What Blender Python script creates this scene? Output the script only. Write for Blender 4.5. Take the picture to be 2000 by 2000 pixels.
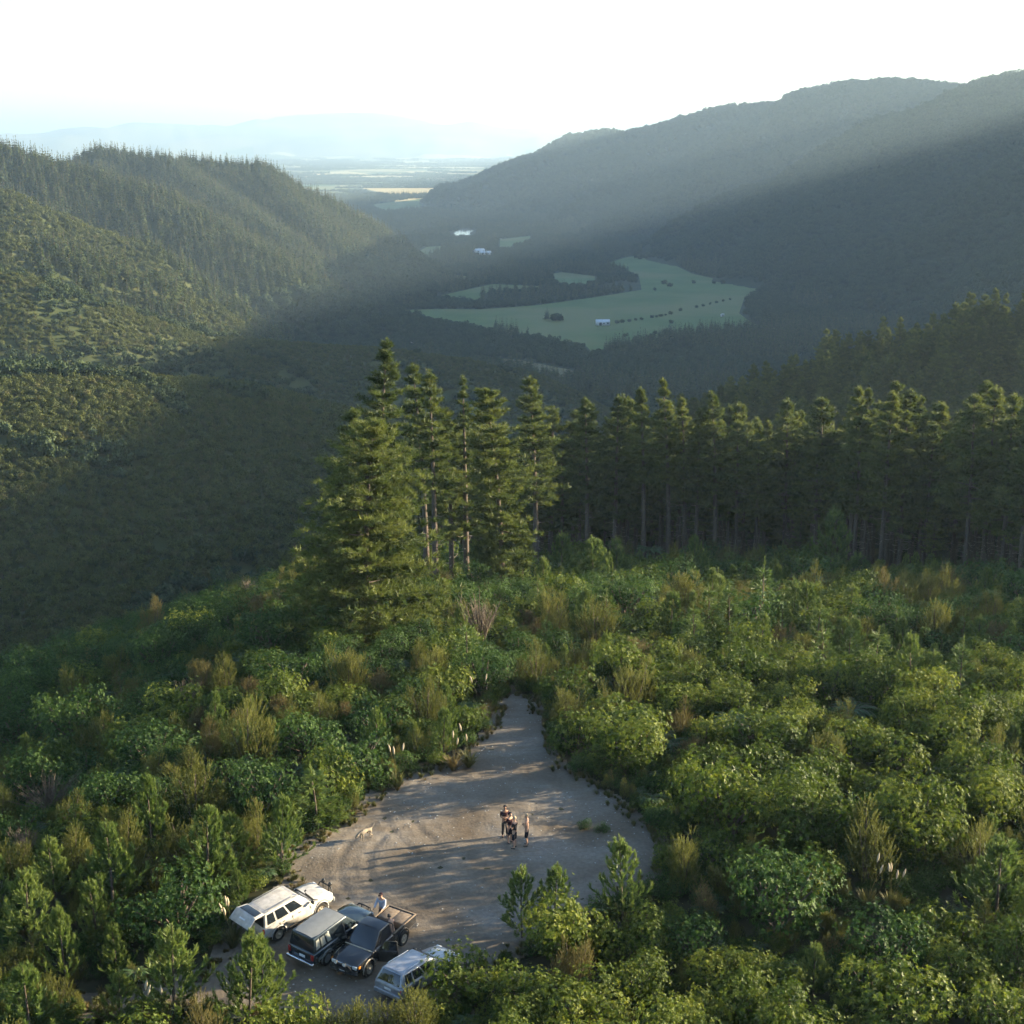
import bpy, bmesh, math, random, time
import numpy as np
from mathutils import Vector, Matrix
T0 = time.time()
rng = np.random.default_rng(7)
random.seed(7)
R = math.radians
S = bpy.context.scene
for o in list(bpy.data.objects): bpy.data.objects.remove(o)
COL = S.collection

# ------------------------------------------------------------------ camera, sky, sun, exposure
CZ = 38.5                                   # camera height above the clearing
PITCH = math.atan(725/3000)
cam_d = bpy.data.cameras.new('camera'); cam = bpy.data.objects.new('camera', cam_d); COL.objects.link(cam)
cam.location = (0, 0, CZ); cam.rotation_euler = (math.pi/2-PITCH, 0, 0)
cam_d.sensor_width = 36; cam_d.lens = 54; cam_d.clip_start = 0.5; cam_d.clip_end = 80000
S.camera = cam
SUN_AZ = R(15)                              # angle of the sun ahead of the +X axis
SUN_EL = R(13.5)
W = bpy.data.worlds.new('World'); S.world = W; W.use_nodes = True
nt = W.node_tree; bg = nt.nodes['Background']
sky = nt.nodes.new('ShaderNodeTexSky'); sky.sky_type = 'NISHITA'; sky.sun_disc = False
sky.sun_elevation = SUN_EL; sky.sun_rotation = math.pi/2-SUN_AZ
sky.air_density = 1.0; sky.dust_density = 0.6; sky.ozone_density = 2.0; sky.altitude = 200
nt.links.new(sky.outputs[0], bg.inputs[0]); bg.inputs[1].default_value = 0.074
sd = bpy.data.lights.new('sun', 'SUN'); so = bpy.data.objects.new('sun', sd); COL.objects.link(so)
sd.energy = 5.0; sd.angle = R(0.6); sd.color = (1.0, 0.83, 0.56)
sdir = Vector((math.cos(SUN_AZ)*math.cos(SUN_EL), math.sin(SUN_AZ)*math.cos(SUN_EL), math.sin(SUN_EL)))
so.rotation_euler = sdir.to_track_quat('Z', 'Y').to_euler(); so.location = (300, 150, 300)
S.view_settings.view_transform = 'Standard'; S.view_settings.look = 'None'
S.view_settings.gamma = 1; S.view_settings.use_curve_mapping = False
S.view_settings.exposure = 2.35
S.render.engine = 'CYCLES'
S.cycles.use_denoising = True
S.cycles.max_bounces = 3; S.cycles.diffuse_bounces = 1; S.cycles.glossy_bounces = 1; S.cycles.adaptive_threshold = .03
S.cycles.transmission_bounces = 2; S.cycles.volume_bounces = 0; S.cycles.transparent_max_bounces = 4
S.cycles.sample_clamp_indirect = 4

# ------------------------------------------------------------------ helpers
def tag(o, label=None, cat=None, group=None, kind=None):
    if label: o['label'] = label
    if cat: o['category'] = cat
    if group: o['group'] = group
    if kind: o['kind'] = kind
    return o
def link(name, me, parent=None, loc=None, rz=None):
    o = bpy.data.objects.new(name, me); COL.objects.link(o)
    if parent is not None: o.parent = parent
    if loc is not None: o.location = loc
    if rz is not None: o.rotation_euler = (0, 0, rz)
    return o
def empty(name, loc, rz=0):
    o = bpy.data.objects.new(name, None); COL.objects.link(o); o.location = loc; o.rotation_euler = (0, 0, rz)
    o.empty_display_size = .2
    return o
class MB:
    def __init__(s): s.V = []; s.F = []; s.M = []; s.T = []; s.n = 0
    def add(s, V, F, mi=0, tint=.5):
        V = np.asarray(V, float).reshape(-1, 3); F = np.asarray(F, int)
        s.V.append(V); s.F.append(F+s.n); s.M.append(mi)
        s.T.append(np.broadcast_to(np.asarray(tint, float), (len(V),)))
        s.n += len(V); return s
    def box(s, c, d, mi=0, rot=None):
        v = np.array([[x, y, z] for x in (-.5, .5) for y in (-.5, .5) for z in (-.5, .5)])*np.array(d)
        if rot is not None: v = v@np.array(rot.to_3x3()).T
        return s.add(v+np.array(c), [[0,1,3,2],[4,6,7,5],[0,4,5,1],[2,3,7,6],[0,2,6,4],[1,5,7,3]], mi)
    def tube(s, path, rad, n=6, mi=0, tint=.5):
        P = np.asarray(path, float); m = len(P); rad = np.broadcast_to(np.asarray(rad, float), (m,))
        d = np.gradient(P, axis=0); d /= np.linalg.norm(d, axis=1)[:, None]+1e-9
        ref = np.array([0, 0, 1.]) if abs(d[:, 2]).mean() < .8 else np.array([1., 0, 0])
        a = np.cross(d, ref); a /= np.linalg.norm(a, axis=1)[:, None]+1e-9; b = np.cross(d, a)
        th = np.arange(n)*2*math.pi/n
        V = P[:, None]+rad[:, None, None]*(np.cos(th)[None, :, None]*a[:, None]+np.sin(th)[None, :, None]*b[:, None])
        i = np.arange(m-1)[:, None]*n; j = np.arange(n)[None]; k = (j+1) % n
        F = np.stack([i+j, i+k, i+n+k, i+n+j], -1).reshape(-1, 4)
        s.add(V.reshape(-1, 3), F, mi, tint)
        c = np.vstack([V[0], P[0]]); s.add(c, [[(q+1) % n, q, n] for q in range(n)], mi, tint)
        c = np.vstack([V[-1], P[-1]]); s.add(c, [[q, (q+1) % n, n] for q in range(n)], mi, tint)
        return s
    def leaves(s, pos, d, nrm, L, Wd, mi=0, tint=.5, droop=0.):
        n = len(pos); L = np.broadcast_to(L, (n,))[:, None]; Wd = np.broadcast_to(Wd, (n,))[:, None]
        d = d/(np.linalg.norm(d, axis=1)[:, None]+1e-9)
        sd_ = np.cross(d, nrm); sd_ /= np.linalg.norm(sd_, axis=1)[:, None]+1e-9
        dr = np.array([0, 0, -1.])*L*droop
        V = np.stack([pos, pos+d*L*.5+sd_*Wd*.5, pos+d*L+dr, pos+d*L*.5-sd_*Wd*.5], 1)
        t = np.repeat(np.broadcast_to(tint, (n,)), 4)
        return s.add(V.reshape(-1, 3), np.arange(n*4).reshape(n, 4), mi, t)
    def needles(s, pos, d, L, Wd, mi=0, tint=.5):
        n = len(pos); L = np.broadcast_to(L, (n,))[:, None]; Wd = np.broadcast_to(Wd, (n,))[:, None]
        d = d/(np.linalg.norm(d, axis=1)[:, None]+1e-9)
        q = rng.normal(size=(n, 3)); sd_ = np.cross(d, q); sd_ /= np.linalg.norm(sd_, axis=1)[:, None]+1e-9
        V = np.stack([pos-sd_*Wd*.5, pos+sd_*Wd*.5, pos+d*L], 1)
        return s.add(V.reshape(-1, 3), np.arange(n*3).reshape(n, 3), mi, np.repeat(np.broadcast_to(tint, (n,)), 3))
    def mesh(s, name, mats, smooth=False):
        me = bpy.data.meshes.new(name)
        V = np.vstack(s.V); me.vertices.add(len(V)); me.vertices.foreach_set('co', V.ravel())
        li = np.concatenate([f.ravel() for f in s.F]); sz = np.concatenate([np.full(len(f), f.shape[1]) for f in s.F])
        mi = np.concatenate([np.full(len(f), m) for f, m in zip(s.F, s.M)])
        me.loops.add(len(li)); me.loops.foreach_set('vertex_index', li.astype(np.int32))
        me.polygons.add(len(sz)); st = np.concatenate([[0], np.cumsum(sz)[:-1]])
        me.polygons.foreach_set('loop_start', st.astype(np.int32))
        me.polygons.foreach_set('material_index', mi.astype(np.int32))
        if smooth: me.polygons.foreach_set('use_smooth', np.ones(len(sz), bool))
        at = me.attributes.new('tint', 'FLOAT', 'POINT'); at.data.foreach_set('value', np.concatenate(s.T).astype(np.float32))
        for m in (mats if isinstance(mats, (list, tuple)) else [mats]): me.materials.append(m)
        me.update(calc_edges=True)
        return me
    def obj(s, name, mats, parent=None, smooth=False, bevel=0, **k):
        o = link(name, s.mesh(name, mats, smooth), parent, **k)
        if bevel:
            b = o.modifiers.new('bevel', 'BEVEL'); b.width = bevel; b.segments = 2; b.limit_method = 'ANGLE'; b.angle_limit = R(35)
        return o
def rdir(n):
    v = rng.normal(size=(n, 3)); return v/np.linalg.norm(v, axis=1)[:, None]

# ---- value noise
_LAT = rng.random((256, 256))
def vnoise(x, y):
    xi = np.floor(x).astype(int); yi = np.floor(y).astype(int); fx = x-xi; fy = y-yi
    fx = fx*fx*(3-2*fx); fy = fy*fy*(3-2*fy)
    g = lambda a, b: _LAT[a % 256, b % 256]
    return (g(xi, yi)*(1-fx)+g(xi+1, yi)*fx)*(1-fy)+(g(xi, yi+1)*(1-fx)+g(xi+1, yi+1)*fx)*fy
def fbm(x, y, o=4):
    s = 0; a = .5; t = 0
    for i in range(o):
        s = s+a*vnoise(x+17.3*i, y+9.1*i); t += a; x = x*2.03; y = y*2.03; a *= .5
    return s/t

# ------------------------------------------------------------------ materials
def new_mat(name):
    m = bpy.data.materials.new(name); m.use_nodes = True
    n = m.node_tree; return m, n, n.nodes['Principled BSDF']
def leaf_mat(name, dark, mid, light, trans=.3, rough=.45, spec=.35, odd=None, odd_amt=0.):
    m, n, p = new_mat(name); N = n.nodes.new; Lk = n.links.new
    at = N('ShaderNodeAttribute'); at.attribute_name = 'tint'
    oi = N('ShaderNodeObjectInfo')
    mx = N('ShaderNodeMath'); mx.operation = 'MULTIPLY_ADD'; mx.inputs[1].default_value = .35; Lk(oi.outputs['Random'], mx.inputs[0])
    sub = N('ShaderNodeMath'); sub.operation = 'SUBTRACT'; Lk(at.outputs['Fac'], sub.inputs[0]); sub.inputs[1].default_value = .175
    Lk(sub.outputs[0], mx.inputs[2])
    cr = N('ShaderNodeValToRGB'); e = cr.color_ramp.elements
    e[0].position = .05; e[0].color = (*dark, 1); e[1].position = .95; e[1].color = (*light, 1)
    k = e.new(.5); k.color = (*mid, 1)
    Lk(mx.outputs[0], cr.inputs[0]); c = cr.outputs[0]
    if odd:
        gt = N('ShaderNodeMath'); gt.operation = 'GREATER_THAN'; gt.inputs[1].default_value = 1-odd_amt
        m2 = N('ShaderNodeMath'); m2.operation = 'MULTIPLY'; m2.inputs[1].default_value = 7.31
        fr = N('ShaderNodeMath'); fr.operation = 'FRACT'; Lk(oi.outputs['Random'], m2.inputs[0]); Lk(m2.outputs[0], fr.inputs[0]); Lk(fr.outputs[0], gt.inputs[0])
        mix = N('ShaderNodeMix'); mix.data_type = 'RGBA'; mix.inputs[7].default_value = (*odd, 1)
        m3 = N('ShaderNodeMath'); m3.operation = 'MULTIPLY'; m3.inputs[1].default_value = .75; Lk(gt.outputs[0], m3.inputs[0])
        Lk(m3.outputs[0], mix.inputs[0]); Lk(c, mix.inputs[6]); c = mix.outputs[2]
    Lk(c, p.inputs['Base Color']); p.inputs['Roughness'].default_value = rough; p.inputs['Specular IOR Level'].default_value = spec
    tr = N('ShaderNodeBsdfTranslucent'); Lk(c, tr.inputs[0])
    ms = N('ShaderNodeMixShader'); ms.inputs[0].default_value = trans
    Lk(p.outputs[0], ms.inputs[1]); Lk(tr.outputs[0], ms.inputs[2]); Lk(ms.outputs[0], n.nodes['Material Output'].inputs[0])
    return m
def noise_mat(name, c0, c1, scale=3., rough=.85, c2=None, scale2=.3, spec=.2, bump=0., metallic=0.):
    m, n, p = new_mat(name); N = n.nodes.new; Lk = n.links.new
    tc = N('ShaderNodeTexCoord'); ns = N('ShaderNodeTexNoise'); ns.inputs['Scale'].default_value = scale; ns.inputs['Detail'].default_value = 6
    Lk(tc.outputs['Object'], ns.inputs['Vector'])
    cr = N('ShaderNodeValToRGB'); e = cr.color_ramp.elements; e[0].position = .3; e[1].position = .7
    e[0].color = (*c0, 1); e[1].color = (*c1, 1); Lk(ns.outputs['Fac'], cr.inputs[0]); c = cr.outputs[0]
    if c2:
        n2 = N('ShaderNodeTexNoise'); n2.inputs['Scale'].default_value = scale2; n2.inputs['Detail'].default_value = 4; Lk(tc.outputs['Object'], n2.inputs['Vector'])
        c_ = N('ShaderNodeValToRGB'); c_.color_ramp.elements[0].position = .45; c_.color_ramp.elements[1].position = .62; Lk(n2.outputs['Fac'], c_.inputs[0])
        mix = N('ShaderNodeMix'); mix.data_type = 'RGBA'; Lk(c_.outputs[0], mix.inputs[0]); Lk(c, mix.inputs[6]); mix.inputs[7].default_value = (*c2, 1); c = mix.outputs[2]
    Lk(c, p.inputs['Base Color']); p.inputs['Roughness'].default_value = rough; p.inputs['Specular IOR Level'].default_value = spec; p.inputs['Metallic'].default_value = metallic
    if bump:
        b = N('ShaderNodeBump'); b.inputs['Strength'].default_value = bump; b.inputs['Distance'].default_value = .05; Lk(ns.outputs['Fac'], b.inputs['Height']); Lk(b.outputs[0], p.inputs['Normal'])
    return m
def flat_mat(name, c, rough=.5, spec=.5, metallic=0., coat=0., dirt=.12):
    m = noise_mat(name, tuple(x*(1-dirt) for x in c), tuple(min(1, x*(1+dirt*.5)) for x in c), 4., rough, spec=spec, metallic=metallic)
    if coat: m.node_tree.nodes['Principled BSDF'].inputs['Coat Weight'].default_value = coat
    return m
M = {}
M['broad'] = leaf_mat('broadleaf_foliage', (.032,.058,.009), (.086,.124,.016), (.205,.228,.030), .42, .55, .22)
M['broad2'] = leaf_mat('dense_green_foliage', (.018,.045,.010), (.040,.082,.018), (.085,.140,.028), .35, .6, .18)
M['manuka'] = leaf_mat('tea_tree_foliage', (.042,.052,.013), (.100,.108,.025), (.175,.175,.045), .4, .65, .15, (.13,.105,.040), .10)
M['ypine'] = leaf_mat('young_pine_needles', (.028,.060,.014), (.085,.135,.028), (.175,.220,.050), .38, .5, .3)
M['pine'] = leaf_mat('pine_needles', (.019,.037,.009), (.064,.090,.019), (.162,.184,.040), .4, .55, .25)
M['hillpine'] = leaf_mat('hill_pine_needles', (.018,.032,.012), (.044,.064,.022), (.095,.110,.034), .25, .65, .15)
M['scrub'] = leaf_mat('hill_scrub_foliage', (.030,.044,.013), (.066,.082,.022), (.120,.130,.036), .2, .7, .15, (.095,.09,.035), .10)
M['bush'] = leaf_mat('native_bush_foliage', (.018,.034,.014), (.034,.055,.022), (.060,.085,.032), .15, .7, .15)
M['brown'] = leaf_mat('brown_shrub_foliage', (.06,.045,.018), (.12,.095,.038), (.18,.145,.065), .2, .7, .1)
M['fern'] = leaf_mat('fern_fronds', (.02,.05,.018), (.045,.095,.035), (.075,.135,.05), .3, .5, .3)
M['grass'] = leaf_mat('grass_blades', (.05,.06,.02), (.10,.105,.035), (.17,.15,.06), .3, .6, .2, (.17,.12,.05), .25)
M['plume'] = noise_mat('cream_plume', (.34,.27,.17), (.46,.38,.26), 20)
M['bark'] = noise_mat('pine_bark', (.05,.038,.030), (.125,.098,.078), 9, .9, bump=.5)
M['deadwood'] = noise_mat('dead_wood', (.22,.18,.145), (.36,.31,.26), 8, .9)
M['soil'] = noise_mat('scrubby_soil', (.018,.022,.010), (.045,.045,.02), 1.2, .95, (.05,.045,.028), .15)
M['hillsoil'] = noise_mat('hill_ground', (.030,.042,.014), (.056,.068,.022), .08, .95, (.062,.068,.025), .02)
M['bushsoil'] = noise_mat('bush_ground', (.018,.028,.013), (.035,.045,.018), .06, .95)
M['pasture'] = noise_mat('pasture_grass', (.070,.118,.032), (.10,.152,.043), .03, .9, (.135,.15,.055), .006)
M['meadow'] = noise_mat('dry_meadow_grass', (.12,.115,.05), (.17,.15,.07), .04, .9)
M['strawfield'] = noise_mat('ripe_straw_field', (.42,.33,.15), (.52,.42,.2), .01, .9)
M['riverbed'] = noise_mat('river_gravel', (.30,.29,.27), (.42,.41,.38), .05, .9)
M['water'] = noise_mat('still_water', (.10,.14,.17), (.13,.17,.2), .02, .08, spec=.8)
M['roadstone'] = noise_mat('gravel_road', (.30,.28,.25), (.4,.37,.33), .2, .9)
# ------------------------------------------------------------------ terrain
K = 2000/1932
cP, sP = math.cos(PITCH), math.sin(PITCH)
def ray(px, py):
    dx = (px-1000)/3000; dy = (1000-py)/3000
    return dx, cP+dy*sP, -sP+dy*cP
def at_z(px, py, z):
    r = ray(px, py); t = (z-CZ)/r[2]; return np.array([r[0]*t, r[1]*t, z])
def at_y(px, py, Y):
    r = ray(px, py); t = Y/r[1]; return np.array([r[0]*t, Y, CZ+r[2]*t])
def crest(pts, dz=0): return [tuple(at_y(x*K, y*K, Y)-np.array([0, 0, dz])) for x, y, Y in pts]
FLOOR = -150.
RIDGES = [  # name, crest points, slope, rounding, gully noise amplitude, zone
 ('L1', [(-420,430,10),(-260,450,-12)]+crest([(0,702,470),(150,702,480),(330,717,500),(450,747,520),(640,792,540),(760,840,560),(900,920,580)], 1.5), .42, 30, 7, 'scrub'),
 ('L2', [(-600,700,45)]+crest([(0,512,780),(150,562,800),(300,607,830),(420,632,850),(560,645,880),(720,655,920),(860,672,940),(960,692,960),(1050,745,960)], 2), .58, 26, 12, 'scrub'),
 ('L3', [(-700,1120,70)]+crest([(0,348,1180),(100,388,1200),(250,443,1220),(420,550,1230),(520,625,1240),(565,668,1240)], 5), .82, 20, 22, 'mixed'),
 ('L3', crest([(0,430,1000),(120,470,1020),(260,510,1040),(380,560,1060)], 4), .80, 14, 12, 'mixed'),
 ('L4', [(-900,1600,60)]+crest([(0,258,1600),(60,275,1600),(130,297,1600),(250,325,1600),(350,370,1580),(450,425,1560),(550,490,1540),(620,560,1520),(655,605,1500)], 19), .68, 18, 30, 'pine'),
 ('L5', crest([(60,345,2050),(155,295,2050),(200,263,2050),(300,280,2060),(400,290,2080),(480,296,2100),(560,340,2120),(620,362,2150),(670,390,2180),(720,435,2200),(738,485,2200)], 19), .68, 18, 30, 'pine'),
 ('L5', crest([(480,300,2090),(560,375,1960),(640,450,1860),(680,500,1820)], 19), .62, 14, 10, 'pine'),
 ('L5', crest([(300,284,2050),(400,345,1930),(500,410,1830),(590,480,1740)], 19), .62, 14, 10, 'pine'),
 ('R1', crest([(945,400,5300),(955,365,5150),(980,302,4900),(1080,258,4700),(1140,245,4600),(1190,251,4550),(1280,222,4400),(1380,200,4200),(1480,192,4000),(1600,157,3700),(1700,150,3500),(1810,168,3300),(2000,185,3100),(2300,200,2900)], 4), .50, 60, 60, 'bush'),
 ('R1', crest([(1140,250,4580),(1120,330,4200),(1070,395,3900),(1020,430,3700)], 4), .42, 40, 18, 'bush'),
 ('R1', crest([(1480,200,3980),(1380,300,3600),(1250,390,3300),(1150,430,3150)], 4), .42, 40, 18, 'bush'),
 ('R2', crest([(2300,60,2000),(1932,138,2300),(1870,150,2400),(1810,170,2500),(1700,215,2580),(1600,258,2650),(1450,342,2700),(1330,430,2700),(1265,485,2650)], 4), .66, 45, 40, 'bush'),
 ('R3', crest([(2200,170,1700),(1932,288,1800),(1840,340,1825),(1750,400,1850),(1740,468,1900),(1680,545,1850),(1620,606,1800)], 4), .80, 30, 30, 'bush'),
 ('R0', [(650,540,98),(680,575,138),(695,600,150),(703,650,158),(705,700,165),(720,800,165),(740,1000,160),(790,1200,158),(840,1500,160),(900,1800,150)], .75, 40, 12, 'bush'),  # ridge beyond the frame, crest shaped to throw shadow on the left spurs
 ('R5', [(1150,1000,90),(1250,1250,215),(1370,1700,285),(1450,2050,303),(1520,2620,326),(1600,2900,380),(1720,3300,440),(1900,4150,480),(2000,4700,440),(2050,5100,330)], 1.0, 60, 30, 'bush'),  # unseen ridge added to keep sunlight off the right valley air
 ('RS', [(380,330,30),(230,360,0)]+crest([(1932,578,380),(1750,628,395),(1600,683,410),(1480,738,425),(1400,795,440),(1330,860,450)], 22), .50, 12, 4, 'pine'),
 ('RF', [(-16000,24000,120)]+crest([(30,262,22000),(150,240,21500),(260,231,21000),(400,237,21000),(500,226,21500),(620,213,22000),(700,211,22000),(800,232,22000),(900,258,22500),(1010,272,23000),(1500,268,24000)]), .11, 300, 260, 'far'),
]
def near_ground(x, y):
    b = np.interp(y, [-400,-60,0,58,66,76,88,102,130,175,220,300,420,600], [-40,6,4,0,0,1.1,1.2,.2,-3,-13,-23,-50,-105,-190])
    d = np.maximum(0, np.interp(y, [0,60,80,92,140,200], [-22,-25,-23,-17,-19,-24])-x)
    sl_ = np.interp(y, [80,95], [.25,.33]); b = b-sl_*np.minimum(d, 42)-.7*np.maximum(0, d-42)
    e = np.maximum(0, x-np.interp(y, [0,100,220,400], [55,60,95,150])-np.interp(y, [80,110,230,300], [0,140,140,0]))
    b = b-.22*e
    inn = np.clip((np.hypot((x+1)/16, (y-76)/26)-.8)*1.4, 0, 1)
    return b+inn*((fbm(x/9+3, y/9)-.5)*2.2)+(fbm(x/2.2, y/2.2+5, 2)-.5)*.10
def terrain(x, y, want_id=False):
    x = np.asarray(x, float); y = np.asarray(y, float); sh = x.shape; x = x.ravel(); y = y.ravel()
    z = np.full(x.shape, FLOOR); ident = np.zeros(x.shape, int)
    glb = np.abs(fbm(x/430+12, y/430+71, 4)-.5)*2; gl = np.abs(fbm(x/170+40, y/170+11, 4)-.5)*2; gl2 = fbm(x/40, y/40+3, 3)-.5
    cand = [(near_ground(x, y), 1, 6.)]
    for q, (nm, pts, sl, rd, amp, zn) in enumerate(RIDGES):
        best = np.full(x.shape, -9999.); bd = np.zeros(x.shape)
        P = np.array(pts)
        for a, b in zip(P[:-1], P[1:]):
            ab = b[:2]-a[:2]; t = np.clip(((x-a[0])*ab[0]+(y-a[1])*ab[1])/(ab@ab), 0, 1)
            d = np.hypot(x-a[0]-ab[0]*t, y-a[1]-ab[1]*t)
            h = a[2]+(b[2]-a[2])*t-sl*(np.sqrt(d*d+rd*rd)-rd)
            u = h > best; best = np.where(u, h, best); bd = np.where(u, d, bd)
        f = np.clip(bd/(rd*3), 0, 1)
        sc = 1. if nm != 'RF' else 0
        if nm == 'RF':
            best = best-f*amp*np.abs(fbm(x/1500, y/1500, 4)-.5)*2
        elif nm in ('R1', 'R2', 'R3'): best = best-f*amp*(glb*2.4-.4)-f*amp*.3*gl
        else: best = best-f*amp*(gl*1.6-.25)+f*gl2*amp*.25
        cand.append((best, q+2, 10. if nm != 'RF' else 30.))
    for h, i, k in cand:
        u = h > z; hh = np.maximum(k-np.abs(h-z), 0); ident = np.where(u, i, ident)
        z = np.maximum(h, z)+np.where(i == 1, 0, hh*hh/(4*k))
    if want_id: return z.reshape(sh), ident.reshape(sh)
    return z.reshape(sh)
def gz(x, y): return float(near_ground(np.array([float(x)]), np.array([float(y)]))[0])
def hit(px, py):          # first ground point under a pixel of the photograph (2000 px frame)
    r = np.array(ray(px, py)); t = np.arange(50, 420, .25)
    X = r[0]*t; Y = r[1]*t; Z = CZ+r[2]*t; g = terrain(X, Y); i = np.argmax(Z < g)
    return np.array([X[i], Y[i], g[i]])

th = np.concatenate([np.linspace(-180,-24,60)[:-1], np.linspace(-24,24,481), np.linspace(24,75,80)[1:], np.linspace(75,180,34)[1:]])
th = np.radians(th)
rr = np.concatenate([[0.], np.linspace(8,46,9), np.exp(np.arange(math.log(50), math.log(7000), .0135)), np.geomspace(7200,32000,46)])
TH, RR = np.meshgrid(th, rr)
GX = RR*np.sin(TH); GY = RR*np.cos(TH)
GZ, GI = terrain(GX, GY, True)
nr, nth = GZ.shape
idx = np.arange(nr*nth).reshape(nr, nth)
Q = np.stack([idx[:-1,:-1], idx[:-1,1:], idx[1:,1:], idx[1:,:-1]], -1)[:, :, ::-1]   # facing up
FI = GI[:-1, :-1]
# zone names of every face
FY = GY[:-1, :-1]; FX = GX[:-1, :-1]
def zones(ident):
    z = np.array(['floor', 'near']+['%s_%s' % (r[0], r[5]) for r in RIDGES]); return z[ident]
Vall = np.stack([GX, GY, GZ], -1).reshape(-1, 3)
# vertex normals over the whole sheet so that the pieces join smoothly
tmp = bpy.data.meshes.new('tmp'); tmp.from_pydata(Vall.tolist(), [], Q.reshape(-1, 4).tolist()); tmp.update()
NRM = np.zeros(len(Vall)*3); tmp.vertices.foreach_get('normal', NRM); NRM = NRM.reshape(-1, 3); bpy.data.meshes.remove(tmp)
def terrain_piece(name, mask, mat, label):
    q = Q[mask].reshape(-1, 4); used, inv = np.unique(q, return_inverse=True)
    mb = MB(); mb.add(Vall[used], inv.reshape(-1, 4)); me = mb.mesh(name, mat, True)
    me.normals_split_custom_set_from_vertices(NRM[used].tolist())
    return tag(link(name, me), label, None, None, 'structure')
ring = RR[:-1, :-1]
far = ring > 5200
Lm = lambda *n: np.isin(FI, [i+2 for i, r in enumerate(RIDGES) if r[0] in n])
# far plain material: patchwork of paddocks
m, n, p = new_mat('plain_paddocks'); N = n.nodes.new; Lk = n.links.new
tc = N('ShaderNodeTexCoord'); mp = N('ShaderNodeMapping'); mp.inputs['Rotation'].default_value = (0, 0, .4); mp.inputs['Scale'].default_value = (.0022, .0014, 0)
vo = N('ShaderNodeTexVoronoi'); vo.distance = 'CHEBYCHEV'; vo.inputs['Scale'].default_value = 1; Lk(tc.outputs['Object'], mp.inputs[0]); Lk(mp.outputs[0], vo.inputs['Vector'])
sp = N('ShaderNodeSeparateColor'); Lk(vo.outputs['Color'], sp.inputs[0])
cr = N('ShaderNodeValToRGB'); cr.color_ramp.interpolation = 'CONSTANT'; e = cr.color_ramp.elements
e[0].color = (.05,.09,.03,1); e[1].position = .3; e[1].color = (.10,.14,.05,1)
for ps, c in ((.5,(.30,.26,.12,1)),(.62,(.04,.06,.025,1)),(.75,(.16,.17,.07,1)),(.86,(.42,.36,.19,1))):
    k = e.new(ps); k.color = c
Lk(sp.outputs[0], cr.inputs[0]); Lk(cr.outputs[0], p.inputs['Base Color']); p.inputs['Roughness'].default_value = .9; p.inputs['Specular IOR Level'].default_value = .1
M['plain'] = m
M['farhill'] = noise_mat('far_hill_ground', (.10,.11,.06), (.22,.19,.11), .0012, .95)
floor_m = (FI == 0)
terrain_piece('ground', FI == 1, M['soil'], 'scrub covered ridge top around the dirt clearing')
terrain_piece('valley_floor', floor_m & ~far, M['bushsoil'], 'flat wooded valley floor between the mountains')
terrain_piece('plain', floor_m & far, M['plain'], 'hazy farmland plain beyond the valley mouth')
terrain_piece('hill', Lm('L1'), M['hillsoil'], 'nearest scrub covered spur on the left, half in shadow')
terrain_piece('hill', Lm('L2'), M['hillsoil'], 'second scrub covered spur on the left above the gully')
terrain_piece('hill', Lm('L3'), M['hillsoil'], 'left hill of scrub with scattered conifers')
terrain_piece('hill', Lm('L4'), M['bushsoil'], 'pine covered ridge at the left edge of the photo')
terrain_piece('hill', Lm('L5'), M['bushsoil'], 'farther pine covered hill with a rounded top on the left')
terrain_piece('mountain', Lm('R1'), M['bushsoil'], 'long hazy mountain ridge on the right against the sky')
terrain_piece('mountain', Lm('R2'), M['bushsoil'], 'nearer shaded mountain spur at the right edge')
terrain_piece('mountain', Lm('R3','R0','R5'), M['bushsoil'], 'dark bush covered mountain foot on the right above the pastures, plus unseen shading ridges')
terrain_piece('hill', Lm('RS'), M['soil'], 'pine planted spur at the right behind the plantation')
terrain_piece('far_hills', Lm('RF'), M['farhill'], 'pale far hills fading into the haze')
print('terrain', round(time.time()-T0, 1))

# visibility along each azimuth (for leaving out trees that nothing of the photo shows)
slope = (GZ-CZ)/np.maximum(RR, 1); HOR = np.maximum.accumulate(slope, axis=0)
def visible(x, y, ztop, tol):
    r = np.hypot(x, y); a = np.arctan2(x, y)
    i = np.clip(np.searchsorted(rr, r*.985)-1, 0, nr-1); j = np.clip(np.searchsorted(th, a), 0, nth-1)
    return (ztop+tol-CZ)/r > HOR[i, j]
def in_poly(x, y, poly):
    P = np.array(poly); ins = np.zeros(np.shape(x), bool); j = len(P)-1
    for i in range(len(P)):
        c = ((P[i,1] > y) != (P[j,1] > y)) & (x < (P[j,0]-P[i,0])*(y-P[i,1])/(P[j,1]-P[i,1]+1e-12)+P[i,0]); ins ^= c; j = i
    return ins
def dist_poly(x, y, poly):
    P = np.array(poly); best = np.full(np.shape(x), 1e9)
    for a, b in zip(P, np.roll(P, -1, 0)):
        ab = b-a; t = np.clip(((x-a[0])*ab[0]+(y-a[1])*ab[1])/(ab@ab+1e-9), 0, 1)
        best = np.minimum(best, np.hypot(x-a[0]-ab[0]*t, y-a[1]-ab[1]*t))
    return best
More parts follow.
